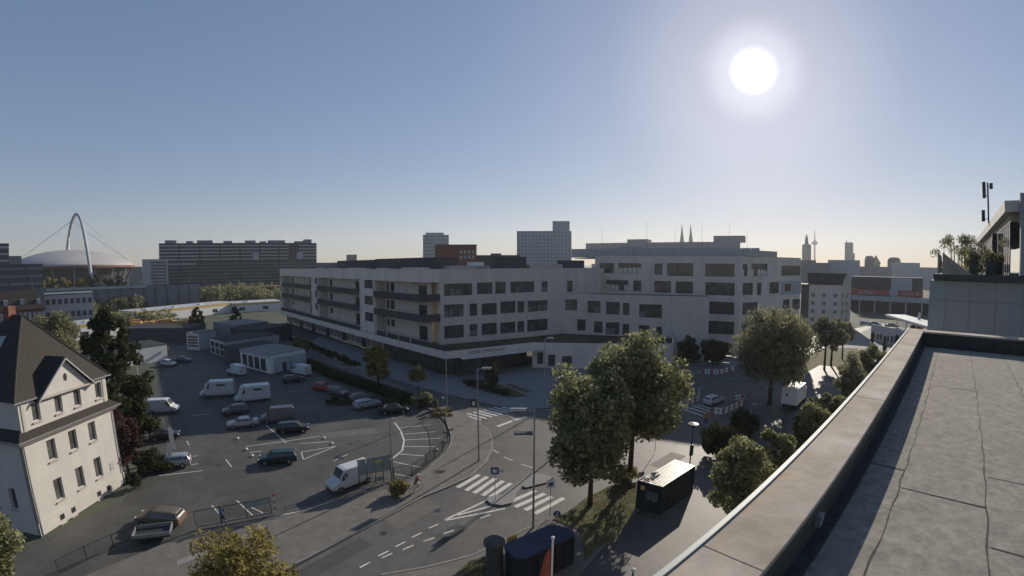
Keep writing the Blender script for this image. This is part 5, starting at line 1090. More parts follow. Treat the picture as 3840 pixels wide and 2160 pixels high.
carspec = [('van', 'car_white', 'white delivery van with sloping nose beside the conifer, left side of the car park'),
 ('hatch', 'car_dark', 'black hatchback parked half in shade behind the white feather flags'),
 ('wagon', 'car_silver', 'silver estate car parked right of the feather flags'),
 ('wagon', 'car_green', 'dark teal estate car alone in the middle of the sunlit car park'),
 ('van', 'car_white', 'white high roof van by the fence with blue banners'),
 ('camper', 'car_white', 'left one of the two white camper vans in the shaded middle of the car park'),
 ('camper', 'car_white', 'right one of the two white camper vans in the shaded middle of the car park'),
 ('sedan', 'car_silver', 'silver saloon in the shade just below the two camper vans'),
 ('van', 'car_grey', 'grey van in the shade right of the silver saloon'),
 ('wagon', 'car_dark', 'dark estate car with its nose at the edge of the shade'),
 ('hatch', 'car_grey', 'dark grey hatchback squeezed between camper van and silver saloon'),
 ('hatch', 'car_red', 'dull red hatchback in the shade near the workshop doors'),
 ('wagon', 'car_silver', 'silver estate car nearer the hedge beside the tree with yellow top'),
 ('hatch', 'car_grey', 'grey hatchback half hidden behind the silver estate at the hedge'),
 ('sedan', 'car_dark', 'dark saloon beside the trimmed hedge end'),
 ('van', 'car_white', 'white van in front of the white workshop garage doors'),
 ('wagon', 'car_green', 'dark green estate car below the workshop doors'),
 ('van', 'car_white', 'white van with bright roof behind the camper vans'),
 ('sedan', 'car_grey', 'grey saloon deep in the yard beside the white annexe'),
 ('hatch', 'car_white', 'pale hatchback in front of the white annexe wall'),
 ('hatch', 'car_white', 'white hatchback driving between the red and white barriers'),
 ('wagon', 'car_tan', 'tan estate car parked beside the cream house and the gate'),
 ('hatch', 'car_grey', 'grey car in deep shade in front of the red hatchback')]
protos = {}
def midhead(p, q): return ((p[0] + q[0]) / 2, (p[1] + q[1]) / 2), math.atan2(q[1] - p[1], q[0] - p[0])
for (p, q), (kd, pt, lb) in zip(cars, carspec):
    c, a = midhead(p, q); key = (kd, pt)
    if key not in protos: protos[key] = car(kd, pt, lb)
    place(protos[key], USED, (*c, .016), a, lb)
    # group: vehicles in the car park
far_kd = [('hatch', 'car_silver', 'silver car on the ramp nearest the lamp post'), ('hatch', 'car_dark', 'dark car on the ramp above the graffiti wall end'), ('sedan', 'car_grey', 'grey saloon on the ramp under the canopy edge'), ('hatch', 'car_dark', 'dark car under the station canopy by the panelled building')]
for (x, y, z_), (kd, pt, lb) in zip(rcars, far_kd):
    key = (kd, pt)
    if key not in protos: protos[key] = car(kd, pt, lb)
    place(protos[key], USED, (x, y, 3.32 if x < 200 else z_), -.9, lb)
# yellow parcel vans in front of the depot
def boxvan(label, paint, L_=5.6, hgt=2.7, name='parcel_van'):
    r = empty(name, (0, 0, 0), label, 'van'); MB().box((0, 0), (1, 0), (-L_ / 2, L_ / 2 - 1.6), (-1, 1), (.55, hgt)).build('cargo_box', paint, r, bevel=.04)
    rings = [[(x, -w_, .35), (x, -w_, zt), (x, w_, zt), (x, w_, .35)] for x, w_, zt in ((L_ / 2 - 1.58, .95, 2.1), (L_ / 2 - .9, .95, 2.05), (L_ / 2 - .35, .93, 1.2), (L_ / 2, .85, 1.0))]
    loft(MB(), rings).build('cab', paint, r, bevel=.04)
    MB().add([(L_ / 2 - .86, -.8, 2.0), (L_ / 2 - .86, .8, 2.0), (L_ / 2 - .33, .8, 1.25), (L_ / 2 - .33, -.8, 1.25)], [(0, 1, 2, 3)]).build('windscreen', 'glass_dark', r)
    for s in (-1, 1):
        for x in (-L_ / 2 + 1.1, L_ / 2 - .8): MB().tube([(x, s * .75, .36), (x, s * .97, .36)], .36, 12).build('wheel', 'tyre', r)
    return r
bv = boxvan('', 'orange'); vl = ['left end of the row', 'second from the left', 'third from the left', 'tall one in the middle of the row', 'right of the tall middle one', 'behind the left end of the row', 'right end by the small conifer']
for i, (x, y) in enumerate(vans):
    place(bv, USED, (x, y, .02), .35 + .1 * i, 'yellow orange parcel van before the white depot, ' + vl[i], 'parcel vans before the depot', sc=(1.25 if i == 3 else 1.0))
# white box truck
c, a = midhead(*truck); tk = empty('box_truck', (0, 0, 0), 'white box truck parked in the shade beside the weeping tree', 'truck')
MB().box((0, 0), (1, 0), (-3.3, 2.2), (-1.25, 1.25), (.95, 3.5)).build('cargo_box', 'white_paint', tk, bevel=.03)
MB().box((0, 0), (1, 0), (-3.36, -3.302), (-1.2, -.02), (1.0, 3.45)).build('rear_door', 'white_paint', tk); MB().box((0, 0), (1, 0), (-3.36, -3.302), (.02, 1.2), (1.0, 3.45)).build('rear_door', 'white_paint', tk)
MB().box((0, 0), (1, 0), (2.3, 3.9), (-1.1, 1.1), (.6, 2.5)).build('cab', 'white_paint', tk, bevel=.12)
MB().box((0, 0), (1, 0), (-3.3, 3.8), (-.9, .9), (.6, .93)).build('chassis', 'frame_dark', tk); MB().box((0, 0), (1, 0), (3.86, 3.92), (-.95, .95), (1.5, 2.3)).build('windscreen', 'glass_dark', tk)
MB().box((0, 0), (1, 0), (-3.4, -3.37), (.25, .6), (2.3, 2.7)).build('door_marking', 'far_grey', tk)
for s in (-1, 1):
    for x in (-2.2, 2.9): MB().tube([(x, s * .85, .45), (x, s * 1.12, .45)], .45, 14).build('wheel', 'tyre', tk)
tk.location = (c[0], c[1], .12); tk.rotation_euler.z = a

# ================================================================== CONTAINERS, COLUMN, STREET FURNITURE
def container(label, q, hgt, wallm, roofm, z0=.12):
    A_, B_, C_, D_ = q; u, L = unit(A_, B_); Wd = math.dist(B_, C_)
    r = empty('shipping_container', (*A_, z0), label, 'container'); ul, Ll = unit(B_, C_)
    for P0, uu, LL_, nm in ((A_, u, L, 'end_wall'), (B_, ul, Ll, 'side_wall'), (C_, (-u[0], -u[1]), L, 'end_wall'), (D_, (-ul[0], -ul[1]), Ll, 'side_wall')):
        mb = MB(); k_ = max(6, int(LL_ / .28)); P = []
        for i in range(k_ * 2 + 1):
            x = LL_ * i / (k_ * 2); d = .035 if (i // 1) % 4 in (1, 2) else 0
            P += [(*off(P0, x, uu, d, (-uu[1], uu[0])), z0 + .14), (*off(P0, x, uu, d, (-uu[1], uu[0])), hgt - .06)]
        mb.add(P, [(2 * i, 2 * i + 2, 2 * i + 3, 2 * i + 1) for i in range(k_ * 2)]); mb.build(nm, wallm, r)
    for p in (A_, B_, C_, D_): MB().cyl(*p, z0, hgt - .02, .09, n=4).build('corner_post', wallm, r)
    for P0, uu, LL_ in ((A_, u, L), (B_, ul, Ll), (C_, (-u[0], -u[1]), L), (D_, (-ul[0], -ul[1]), Ll)): MB().box(P0, uu, (0, LL_), (-.03, .08), (z0, z0 + .14)).build('frame_rail', wallm, r); MB().box(P0, uu, (0, LL_), (-.03, .08), (hgt - .12, hgt - .015)).build('frame_rail', wallm, r)
    MB().prism([A_, B_, C_, D_], hgt - .03, hgt).build('roof', roofm, r)
    for i in range(22):
        x = Ll * (i + .5) / 22
        MB().box(B_, ul, (x - .06, x + .06), (.1, L - .1), (hgt + .001, hgt + .035)).build('roof_rib', roofm, r)
    return r, u, L, ul, Ll
r, u, L, ul, Ll = container('dark container with silver ribbed roof standing right of the two big trees', cont1, 3.0, 'container_dark', 'container_roof')
MB().box(cont1[0], u, (.3, .7), (-.06, -.035), (2.2, 2.6)).build('sticker', 'yellow', r)
for i in range(6): MB().box(cont1[0], u, (.9 + .2 * i, 1.0 + .2 * i), (-.07, -.035), (1.2 + .1 * (i % 3), 2.2)).build('graffiti', 'far_grey', r)
# blue hut container with rounded roof corners, cut off by the lower picture edge
A_, B_, C_, D_ = cont2; u, L = unit(A_, B_); ul, Ll = unit(B_, C_)
r = empty('blue_cabin', (*A_, .12), 'dark blue cabin with smooth rounded roof beside the advertising column', 'container')
def rq(e):
    P = []
    for (p, q_, s_) in ((D_, A_, B_), (A_, B_, C_), (B_, C_, D_), (C_, D_, A_)):
        a_, b_ = unit(q_, p)[0], unit(q_, s_)[0]
        for t in (1, .6, .25): P.append((q_[0] + a_[0] * .5 * t + b_[0] * .5 * (1 - t) ** 2, q_[1] + a_[1] * .5 * t + b_[1] * .5 * (1 - t) ** 2))
        P.append((q_[0] + b_[0] * .5, q_[1] + b_[1] * .5))
    cx, cy = sum(p[0] for p in P) / len(P), sum(p[1] for p in P) / len(P)
    return [(cx + (x - cx) * e, cy + (y - cy) * e) for x, y in P]
MB().prism(rq(.97), .12, 2.62).build('body', 'container_dark', r); MB().prism(rq(1.0), 2.62, 2.8).build('roof', 'container_blue', r, bevel=.05)
for i in range(6): MB().box(B_, ul, (.8 + i * .85, .86 + i * .85), (-.07, .02), (.2, 2.6)).build('door_bar', 'metal_dark', r)
ad = empty('advertising_column', (*litf, .1), 'round dark advertising column with flat cap left of the blue cabin', 'column')
MB().lathe(*litf, [(.72, .1), (.66, .4), (.62, .45), (.62, 2.9)], 24).build('drum', 'column_grey', ad, smooth=False); MB().lathe(*litf, [(.66, 2.91), (.78, 2.96), (.78, 3.15), (.6, 3.3), (.45, 3.4)], 24).build('cap', 'column_grey', ad)
MB().box(off(litf, .9, (1, 0), .8, (0, 1)), (.8, .6), (0, .9), (0, .05), (2.3, 2.9)).build('yellow_board', 'yellow', ad)
# banner frame, fence, gate
def fence(label, pts, hgt, step=2.4, m='metal_dark', cat='fence', name='fence', mesh=True):
    r = empty(name, (*pts[0], .12), label, cat); pn = MB()
    for a, b in zip(pts, pts[1:]):
        u, L = unit(a, b); k_ = max(1, round(L / step))
        for i in range(k_ + 1): p = off(a, L * i / k_, u, 0, u); MB().cyl(*p, .1, hgt + .05, .035, n=6).build('post', m, r)
        for z_ in (.25, hgt): MB().box(a, u, (0, L), (-.015, .015), (z_ - .02, z_ + .02)).build('rail', m, r)
        if mesh:
            for i in range(int(L / .16)): pn.box(a, u, (i * .16, i * .16 + .012), (-.006, .006), (.25, hgt))
            for z_ in np.arange(.45, hgt, .2): pn.box(a, u, (0, L), (-.004, .004), (z_, z_ + .012))
    if mesh: tag(pn.build('wire_mesh', m, r), kind='stuff')
    return r
fence('wire mesh fence curving round the car park corner beside the pavement', curvefence, 1.5)
fence('low double rail of the open sliding gate along the pavement edge', [(-13.3, 42.0), (-20.9, 34.9)], .55, 3, mesh=False)
fence('dark wire mesh fence leading off the lower left corner past the cream house', fenceB, 1.35)
gt = empty('sliding_gate', (*gate[0], .1), 'metal framed sliding gate with thin bars between car park and drive', 'gate')
ug_, Lg_ = unit(*gate); Lg_ -= .2
MB().box(gate[0], ug_, (0, Lg_), (-.05, .05), (.2, .34)).build('bottom_beam', 'metal_grey', gt); MB().box(gate[0], ug_, (0, Lg_), (-.03, .03), (1.75, 1.81)).build('top_rail', 'metal_dark', gt)
for i in range(4): MB().box(gate[0], ug_, (Lg_ * i / 3 - .03, Lg_ * i / 3 + .03), (-.03, .03), (.34, 1.75)).build('upright', 'metal_dark', gt)
mb = MB()
for i in range(52): mb.box(gate[0], ug_, (Lg_ * i / 52, Lg_ * i / 52 + .02), (-.01, .01), (.34, 1.75))
tag(mb.build('bars', 'metal_dark', gt), kind='stuff')
MB().box(gate[0], ug_, (Lg_ * .68, Lg_ * .98), (-.045, -.032), (1.2, 1.72)).build('gate_banner', 'panel_green', gt)
gp_ = empty('gate_post', (*off(gate[1], .15, ug_, 0, ug_), .1), 'red and white striped post at the right end of the sliding gate', 'post'); p = off(gate[1], .15, ug_, 0, ug_)
for i in range(6): MB().box(p, ug_, (-.07, .07), (-.07, .07), (.1 + i * .34, .1 + (i + 1) * .34 - .002)).build('stripe', ['white_paint', 'red'][i % 2], gp_)
b0_, b1_ = banner; ub_, Lb_ = unit(b0_, b1_); bf = empty('banner_fence', (*b0_, .1), 'tall green framed fence with four pale blue banners at the pavement bend', 'banner')
for i in range(5): MB().box(b0_, ub_, (Lb_ * i / 4 - .04, Lb_ * i / 4 + .04), (-.04, .04), (.1, 3.15)).build('post', 'metal_dark', bf)
for i in range(4):
    MB().box(b0_, ub_, (Lb_ * i / 4 + .07, Lb_ * (i + 1) / 4 - .07), (-.012, .012), (1.45, 3.1)).build('banner_sheet', 'panel_green', bf)
    for z_ in (.4, 1.4): MB().box(b0_, ub_, (Lb_ * i / 4 + .041, Lb_ * (i + 1) / 4 - .041), (-.01, .01), (z_, z_ + .03)).build('rail', 'metal_dark', bf)
MB().box(b0_, ub_, (Lb_ * .5 + .07, Lb_ * .75 - .07), (-.03, -.013), (2.5, 2.72)).build('banner_stripe', 'yellow', bf)
MB().box(b0_, ub_, (Lb_ * .5 + .1, Lb_ * .75 - .1), (-.02, .02), (.5, .9)).build('small_notice', 'panel_green', bf)
# cart frame by the gate
cf = empty('flatbed_trailer', (-29.5, 27.6, .1), 'low flat trailer frame with pale rails below the tan car', 'trailer')
MB().box((-31, 26.2), (.85, .52), (0, 3.2), (0, 1.7), (.45, .6)).build('bed', 'metal_dark', cf)
for a_, b_ in (((0, 3.2), (0, .06)), ((0, 3.2), (1.64, 1.7)), ((0, .06), (.07, 1.63)), ((3.14, 3.2), (.07, 1.63))): MB().box((-31, 26.2), (.85, .52), a_, b_, (.61, .95)).build('side_rail', 'metal_grey', cf)
for x in (.9, 2.3): 
    for s in (.1, 1.5): p = off((-31, 26.2), x, (.85, .52), s, (-.52, .85)); MB().tube([(p[0] - .05, p[1] + .09, .28), (p[0] + .05, p[1] - .09, .28)], .2, 10).build('wheel', 'tyre', cf)
# lamps
def lamp(label, x, y, zt, arm, head=True, two=False):
    r = empty('street_lamp', (x, y, .1), label, 'street lamp'); MB().tube([(x, y, .1), (x, y, 1.2), (x, y, zt - .05)], [.11, .1, .06], 10).build('pole', 'metal_grey', r)
    for k_, a in enumerate([arm] + ([(-arm[0], -arm[1])] if two else [])):
        L_ = math.hypot(*a); u = (a[0] / L_, a[1] / L_)
        MB().tube([(x, y, zt - .1), (x + u[0] * L_ * .6, y + u[1] * L_ * .6, zt)], .04, 6).build('arm', 'metal_grey', r)
        p = (x + u[0] * L_ * .4, y + u[1] * L_ * .4)
        MB().box(p, u, (0, L_ * .9), (-.17, .17), (zt - .02, zt + .12)).build('lamp_head', 'metal_grey', r, bevel=.05)
        MB().box(p, u, (.06, L_ * .85), (-.14, .14), (zt - .07, zt - .022)).build('lamp_glass', 'lamp_clear', r)
    return r
ll = ['street lamp with flat head on the pavement bend, blue sign on its pole', 'tall street lamp at the crossing in front of the big trees', 'slim white lamp pole inside the car park by the banners', 'street lamp at the mouth of the shaded side street', 'street lamp across the road against the plaza', 'bright street lamp by the far barriers and dark bushes', 'street lamp in front of the bare grey school wall', 'lamp post beside the near barriers under the weeping tree', None, 'lamp post in front of the tree with yellow top']
for i, (x, y, zt) in enumerate(lamps):
    if i == 8: continue
    lamp(ll[i], x, y, max(zt, 4.2), [(1.2, .1), (-1.5, .1), (.3, .2), (.9, .1), (1., .1), (1, .2), (-.9, .2), (.6, .3), (1, 0), (.5, 0)][i])
lamp('double headed street lamp hidden inside the big tree crowns', *lampX[:2], 9.4, (.8, 1.2), two=True)
x, y, _ = lamps[1]; r = empty('traffic_light_arm', (x, y, .1), 'second dark arm with drooping lamp on the tall crossing lamp pole', 'lamp')
MB().tube([(x + .13, y, 11.0), (x + 2.6, y + .3, 11.05)], .05, 6).build('arm', 'metal_dark', r); MB().box((x - .13, y), (-1, 0), (0, 1.5), (-.3, .3), (8.9, 9.05)).build('lamp_head', 'metal_dark', r, bevel=.06)
x, y, _ = lamps[0]; MB()
ts = empty('hanging_sign', (x - .25, y, 7.1), 'small blue box sign with white figure hung from the pavement lamp', 'sign')
MB().box((x - .82, y - .05), (1, 0), (0, .7), (0, .1), (6.6, 7.6)).build('board', 'metal_dark', ts); MB().box((x - .6, y - .06), (1, 0), (0, .26), (0, .008), (6.85, 7.3)).build('pictogram', 'white_paint', ts); MB().box((x - .12, y - .02), (1, 0), (0, .06), (0, .04), (7, 7.1)).build('bracket', 'metal_grey', ts)
gl_l = [('globe_lamp', 20.1, 45.5)]
x, y = smallpole; r = empty('post_lamp', (x, y, .1), 'mushroom shaped post lamp beside the silver roofed container', 'street lamp'); MB().cyl(x, y, .1, 4.6, .08, .06, 8).build('pole', 'metal_dark', r); MB().lathe(x, y, [(.1, 4.5), (.2, 4.75), (.62, 4.9), (.6, 4.98), (.1, 5.1)], 18).build('lamp_head', 'metal_dark', r); MB().box((x - .2, y - .2), (1, 0), (0, .4), (0, .16), (1.2, 2.5)).build('control_box', 'metal_dark', r)
x, y, zt = pole2; r = empty('low_lamp_pole', (x, y, .1), 'short pole with white knob at the lower picture edge', 'post'); MB().cyl(x, y, .1, zt, .06).build('pole', 'metal_dark', r); MB().lathe(x, y, [(.05, zt), (.16, zt + .05), (.16, zt + .16), (.04, zt + .24)], 12).build('knob', 'white_paint', r)
# signs
def sign(label, x, y, hgt, board, shape, face=0, mast='metal_grey'):
    r = empty('road_sign', (x, y, .12), label, 'road sign'); MB().cyl(x, y, .12, hgt + .3, .035, n=6).build('post', mast, r)
    if shape == 'round': MB().tube([(x, y - .09, hgt), (x, y - .05, hgt)], .33, 16).build('plate', board, r); MB().box((x - .05, y - .11), (1, 0), (0, .1), (0, .015), (hgt - .2, hgt + .16)).build('arrow', 'white_paint', r); MB().box((x - .16, y - .112), (1, 0), (0, .32), (0, .012), (hgt - .2, hgt - .12)).build('arrow', 'white_paint', r)
    else: MB().box((x - .38, y - .09), (1, 0), (0, .76), (0, .04), (hgt - .35, hgt + .4)).build('plate', board, r); MB().box((x - .2, y - .11), (1, 0), (0, .4), (0, .015), (hgt - .15, hgt + .2)).build('pictogram', 'blue' if board == 'white_paint' else 'white_paint', r)
    return r
sign('blue square sign on its tall blue banded post on the traffic island', *signs[0], 3.3, 'blue', 'square')
sign('pale sign with blue figure at the shaded zebra crossing', *signs[1], 3.4, 'white_paint', 'square')
sign('small blue sign low on the grass verge by the shaded zebra', signs[1][0] + .5, signs[1][1] - 1.0, 1.0, 'blue', 'round')
sign('round blue sign at the foot of the right big tree', *signs[2], 2.6, 'blue', 'round')
sign('blue round sign at the corner of the side street crossing', *signs[4], 2.4, 'blue', 'round')
sign('small blue white sign beside the hedge end', *signs[5], 2.0, 'blue', 'square')
# barriers
for i, pts in enumerate(barr):
    r = empty('construction_barrier', (*pts[0], .1), ['far row of red and white barrier boards before the dark bushes', 'left row of red and white barrier boards at the road works', 'front row of red and white barrier boards right of the driving car'][i], 'barrier')
    for a, b in zip(pts, pts[1:]):
        u, L = unit(a, b); k_ = max(1, int(L / .55))
        MB().box(a, u, (0, L), (.03, .07), (.95, 1.05)).build('rail', 'white_paint', r); MB().box(a, u, (0, L), (.03, .07), (.3, .4)).build('rail', 'white_paint', r)
        for q in range(k_):
            c0_ = off(a, L * (q + .15) / k_, u, 0, u); w_ = L / k_ * .6
            MB().box(c0_, u, (0, w_), (0, .025), (.12, 1.15)).build('board', 'white_paint' if q % 3 else 'red', r)
tr_p = (24.9, 58.6); r = empty('warning_beacon', (19.4, 49.6, .1), 'orange and blue lit board sign beside the kerb in the shade', 'sign')
p = (27.2, 57.4); r.location = (*p, .1); WL[r] = Vector((*p, .1)); MB().cyl(*p, .1, 2.2, .04, n=6).build('post', 'metal_grey', r); MB().box((p[0] - .3, p[1] - .1), (1, 0), (0, .6), (0, .04), (1.2, 1.9)).build('plate', 'orange', r); MB().box((p[0] - .3, p[1] - .1), (1, 0), (0, .6), (0, .04), (.4, 1.1)).build('plate', 'blue', r)
# boulders and poles of the car park
for i, (x, y) in enumerate(bol):
    o = MB().lathe(x, y, [(.16, .01), (.2, .1), (.17, .22), (.08, .28)], 10).build('boundary_stone', 'white_paint', smooth=True)
    tag(o, ['white stone marker at the left bays, upper one', 'white stone marker at the left bays, lower one', 'white stone marker right of the teal car, upper one', 'white stone marker right of the teal car, lower one', 'white stone marker at the edge of the shade line', 'white stone marker at the curved fence, upper one', 'white stone marker at the curved fence, lower one'][i], 'stone', 'white stone markers of the parking bays')
fp = empty('flagpole', (-56.5, 54.5, 0), 'slim white flagpole without flag beside the dark conifer', 'flagpole'); MB().cyl(-56.5, 54.5, 0, 9.2, .07, .04, 8).build('pole', 'white_paint', fp)
# feather flags
def feather(label, x, y, hgt, m='cloth_white'):
    r = empty('feather_flag', (x, y, .02), label, 'flag'); pts = [(x, y, .02), (x, y, hgt * .7), (x + .1, y, hgt * .93), (x + .35, y, hgt)]
    MB().tube(pts, .025, 6).build('pole', 'metal_grey', r); P = []
    for i in range(9):
        t = i / 8; z_ = hgt * (.28 + .72 * t); xx = x + (.02 if t < .6 else .3 * ((t - .6) / .4) ** 2); wd = .62 * (1 - max(0, t - .75) * 3.2) if t > .75 else .62
        P += [(xx + .03, y + .04 * math.sin(i), z_), (xx + .03 + wd * .85, y + wd * .3 + .08 * math.sin(i * 1.3), z_ - .12)]
    MB().add(P, [(2 * i, 2 * i + 1, 2 * i + 3, 2 * i + 2) for i in range(8)]).build('sail', m, r); return r
feather('taller white feather flag behind, at the corner of the red bush', -40.6, 42.8, 4.2); feather('shorter white feather flag in front with green tint', -39.0, 40.4, 3.2)
# red flag on a pole at the lower edge
x, y = 3.02, 29.6; x, y = 1.62, 15.9
r = empty('red_flag', (x, y, 0), 'hanging red flag on a white pole cut off by the lower picture edge', 'flag')
zt = H - 16.0 * math.tan(math.radians(34.3)); MB().cyl(x, y, 0, zt, .05, .04, 8).build('pole', 'white_paint', r); MB().lathe(x, y, [(.04, zt), (.08, zt + .03), (.08, zt + .09), (.03, zt + .13)], 10).build('knob', 'white_paint', r)
P = []
for i in range(12):
    t = i / 11; z_ = zt - .45 - 2.6 * t; wd = .08 + .5 * t ** .6
    for k_ in range(7): f = k_ / 6; P.append((x - .07 - wd * f, y + .07 * math.sin(f * 9 + t * 2) * (.4 + t), z_ - .05 * f))
MB().add(P, [(7 * i + j, 7 * i + j + 1, 7 * i + j + 8, 7 * i + j + 7) for i in range(11) for j in range(6)]).build('cloth', 'red', r, smooth=True)

# ================================================================== PEOPLE
def person(label, x, y, z0, rz, top='cloth_blue', legs='frame_dark', pose='walk', helmet=False):
    r = empty('person', (x, y, z0), label, 'person')
    if pose == 'ride': J = dict(pel=(0, 0, 1.0), ch=(.28, 0, 1.38), nk=(.36, 0, 1.5), hd=(.42, 0, 1.66), kl=(.38, .12, .72), fl=(.22, .12, .32), kr=(.36, -.12, .85), fr=(.25, -.12, .5), el=(.5, .2, 1.2), hl=(.68, .18, 1.08), er=(.5, -.2, 1.2), hr=(.68, -.18, 1.08), tl=(.36, .12, .3), tr=(.4, -.12, .48))
    else: J = dict(pel=(0, 0, .95), ch=(.02, 0, 1.35), nk=(.02, 0, 1.5), hd=(.04, 0, 1.66), kl=(.12, .1, .5), fl=(.2, .1, .06), kr=(-.02, -.1, .5), fr=(-.25, -.1, .1), el=(-.1, .24, 1.15), hl=(.05, .27, .92), er=(.08, -.24, 1.15), hr=(.2, -.25, .95), tl=(.36, .1, .03), tr=(-.12, -.1, .03))
    names = list(J); sh = {'sl': (J['ch'][0], .18, J['ch'][2] + .08), 'sr': (J['ch'][0], -.18, J['ch'][2] + .08), 'cl': (J['pel'][0], .1, J['pel'][2] - .05), 'cr': (J['pel'][0], -.1, J['pel'][2] - .05)}
    J.update(sh); names = list(J); E_ = [('pel', 'ch'), ('ch', 'nk'), ('nk', 'hd'), ('pel', 'cl'), ('cl', 'kl'), ('kl', 'fl'), ('fl', 'tl'), ('pel', 'cr'), ('cr', 'kr'), ('kr', 'fr'), ('fr', 'tr'), ('ch', 'sl'), ('sl', 'el'), ('el', 'hl'), ('ch', 'sr'), ('sr', 'er'), ('er', 'hr')]
    R = dict(pel=.15, ch=.16, nk=.06, hd=.11, kl=.065, fl=.045, kr=.065, fr=.045, el=.045, hl=.035, er=.045, hr=.035, tl=.04, tr=.04, sl=.07, sr=.07, cl=.09, cr=.09)
    me = bpy.data.meshes.new('body'); me.from_pydata([J[n] for n in names], [(names.index(a), names.index(b)) for a, b in E_], []); me.materials.append(M(top))
    o = bpy.data.objects.new('body', me); COL.objects.link(o); o.parent = r
    sk = o.modifiers.new('s', 'SKIN'); 
    bpy.context.view_layer.objects.active = o
    for v, n in zip(me.skin_vertices[0].data if me.skin_vertices else [], names): v.radius = (R[n], R[n])
    if me.skin_vertices: me.skin_vertices[0].data[names.index('pel')].use_root = True
    o.modifiers.new('u', 'SUBSURF').levels = 1
    # legs of the clothing, head, hair
    def ball(nm, c, rad, m, sq=(1, 1, 1)):
        mb = MB(); P = []; n_, k_ = 10, 7
        for i in range(1, k_): 
            for j in range(n_): t, p_ = math.pi * i / k_, 2 * math.pi * j / n_; P.append((x + c[0] + rad * sq[0] * math.sin(t) * math.cos(p_), y + c[1] + rad * sq[1] * math.sin(t) * math.sin(p_), z0 + c[2] + rad * sq[2] * math.cos(t)))
        F_ = [(i * n_ + j, (i + 1) * n_ + j, (i + 1) * n_ + (j + 1) % n_, i * n_ + (j + 1) % n_) for i in range(k_ - 2) for j in range(n_)] + [tuple(range(n_)), tuple((k_ - 2) * n_ + j for j in range(n_))[::-1]]
        mb.add(P, F_).build(nm, m, r, smooth=True)
    ball('face', (J['hd'][0] + .02, 0, J['hd'][2] + .0), .118, 'skin', (.95, .8, 1.1)); ball('helmet' if helmet else 'hair', (J['hd'][0] - .015, 0, J['hd'][2] + .05), .13, 'cloth_white' if helmet else 'bark', (1, .85, .85))
    for s, k_ in (('l', 1), ('r', -1)):
        P = [tuple(np.array(J[n]) + (x, y, z0)) for n in ('c' + s, 'k' + s, 'f' + s)]; MB().tube(P, [.105, .08, .06], 8).build('trouser_leg', legs, r, smooth=True)
    r.rotation_euler.z = rz; return r
person('person in blue and white walking along the drive beside the sliding gate', *ped, .13, 2.6)
cy = person('cyclist in red and white top with white helmet on the pavement by the bush', *cyc, .13, .9, top='red', legs='cloth_white', pose='ride', helmet=True)
bk = empty('bicycle', (*cyc, .13), 'city bicycle ridden on the pavement beside the dry bush', 'bicycle'); x, y = cyc; z0 = .13
for xx in (-.5, .62):
    MB().tube([(x + xx + .33 * math.cos(t), y, z0 + .34 + .33 * math.sin(t)) for t in [2 * math.pi * i / 20 for i in range(21)]], .018, 5, cap=False).build('wheel', 'tyre', bk)
for a_, b_ in (((-.5, .34), (-.05, .34)), ((-.05, .34), (-.12, .85)), ((-.12, .78), (.42, .85)), ((-.05, .34), (.42, .8)), ((.42, .85), (.62, .34)), ((.42, .85), (.4, 1.05)), ((-.5, .34), (-.12, .78))): MB().tube([(x + a_[0], y, z0 + a_[1]), (x + b_[0], y, z0 + b_[1])], .016, 6).build('frame_tube', 'metal_dark', bk)
MB().box((x - .22, y), (1, 0), (0, .26), (-.06, .06), (z0 + .86, z0 + .92)).build('saddle', 'tyre', bk); MB().tube([(x + .42, y - .25, z0 + 1.05), (x + .42, y + .25, z0 + 1.05)], .014, 6).build('handlebar', 'metal_dark', bk)
bk.rotation_euler.z = .9

# ================================================================== VEGETATION
x, y, zt, r_ = t_dark; tree('conifer_tree', x, y, zt, 5.6, .02, 'large ragged dark conifer beside the cream house', leaf='leaf_dark', n=26000, size=.26, kind='cone', clumps=150)
x, y, zt, r_ = t_red; tree('copper_tree', x, y, zt, 2.2, .08, 'dark red leaved tall shrub right of the cream house', leaf='leaf_red', n=7000, size=.16)
tree('garden_shrub', -40.2, 38.4, 2.6, 1.8, .05, 'dark green shrub mass between red tree and car park edge', cat='shrub', leaf='leaf_dark', n=4500, size=.12)
tree('garden_shrub', -38.6, 39.9, 1.2, .9, .05, 'yellowish low shrub at the foot of the feather flags', cat='shrub', leaf='leaf_yellow', n=1500, size=.1)
tree('ball_shrub', -38.9, 34.8, 1.9, .85, .05, 'round clipped dark bush at the right corner of the cream house', cat='shrub', leaf='leaf_dark', n=2600, size=.1)
tree('broadleaf_tree', -89, 64.5, 15.6, 5.2, .1, 'light yellow green tree behind the roof of the cream house', leaf='leaf_olive', n=14000, size=.24)
tree('street_tree', -26.9, 12.4, 12.2, 2.5, .2, 'bright green tree crown cut off by the lower left picture corner', leaf='leaf_green', n=16000, size=.14)
tree('street_tree', -13.9, 17.3, 9.9, 2.9, .3, 'yellowish green tree crown at the lower picture edge left of centre', leaf='leaf_yellow', n=15000, size=.11)
for k_, (t_, lb, n_) in enumerate([(t_bigA, 'left and nearer of the two big round trees on the grass verge', 30000), (t_bigB, 'right and taller of the two big round trees on the grass verge', 45000)]):
    x, y, zt, r_ = t_
    tree('plane_tree', x, y, zt + .3, [4.4, 5.5][k_], [.14, .22][k_], lb, 'pair of big trees on the verge', leaf='leaf_green', n=n_, size=.19, clumps=[95, 130][k_], trunk=[.22, .26][k_])
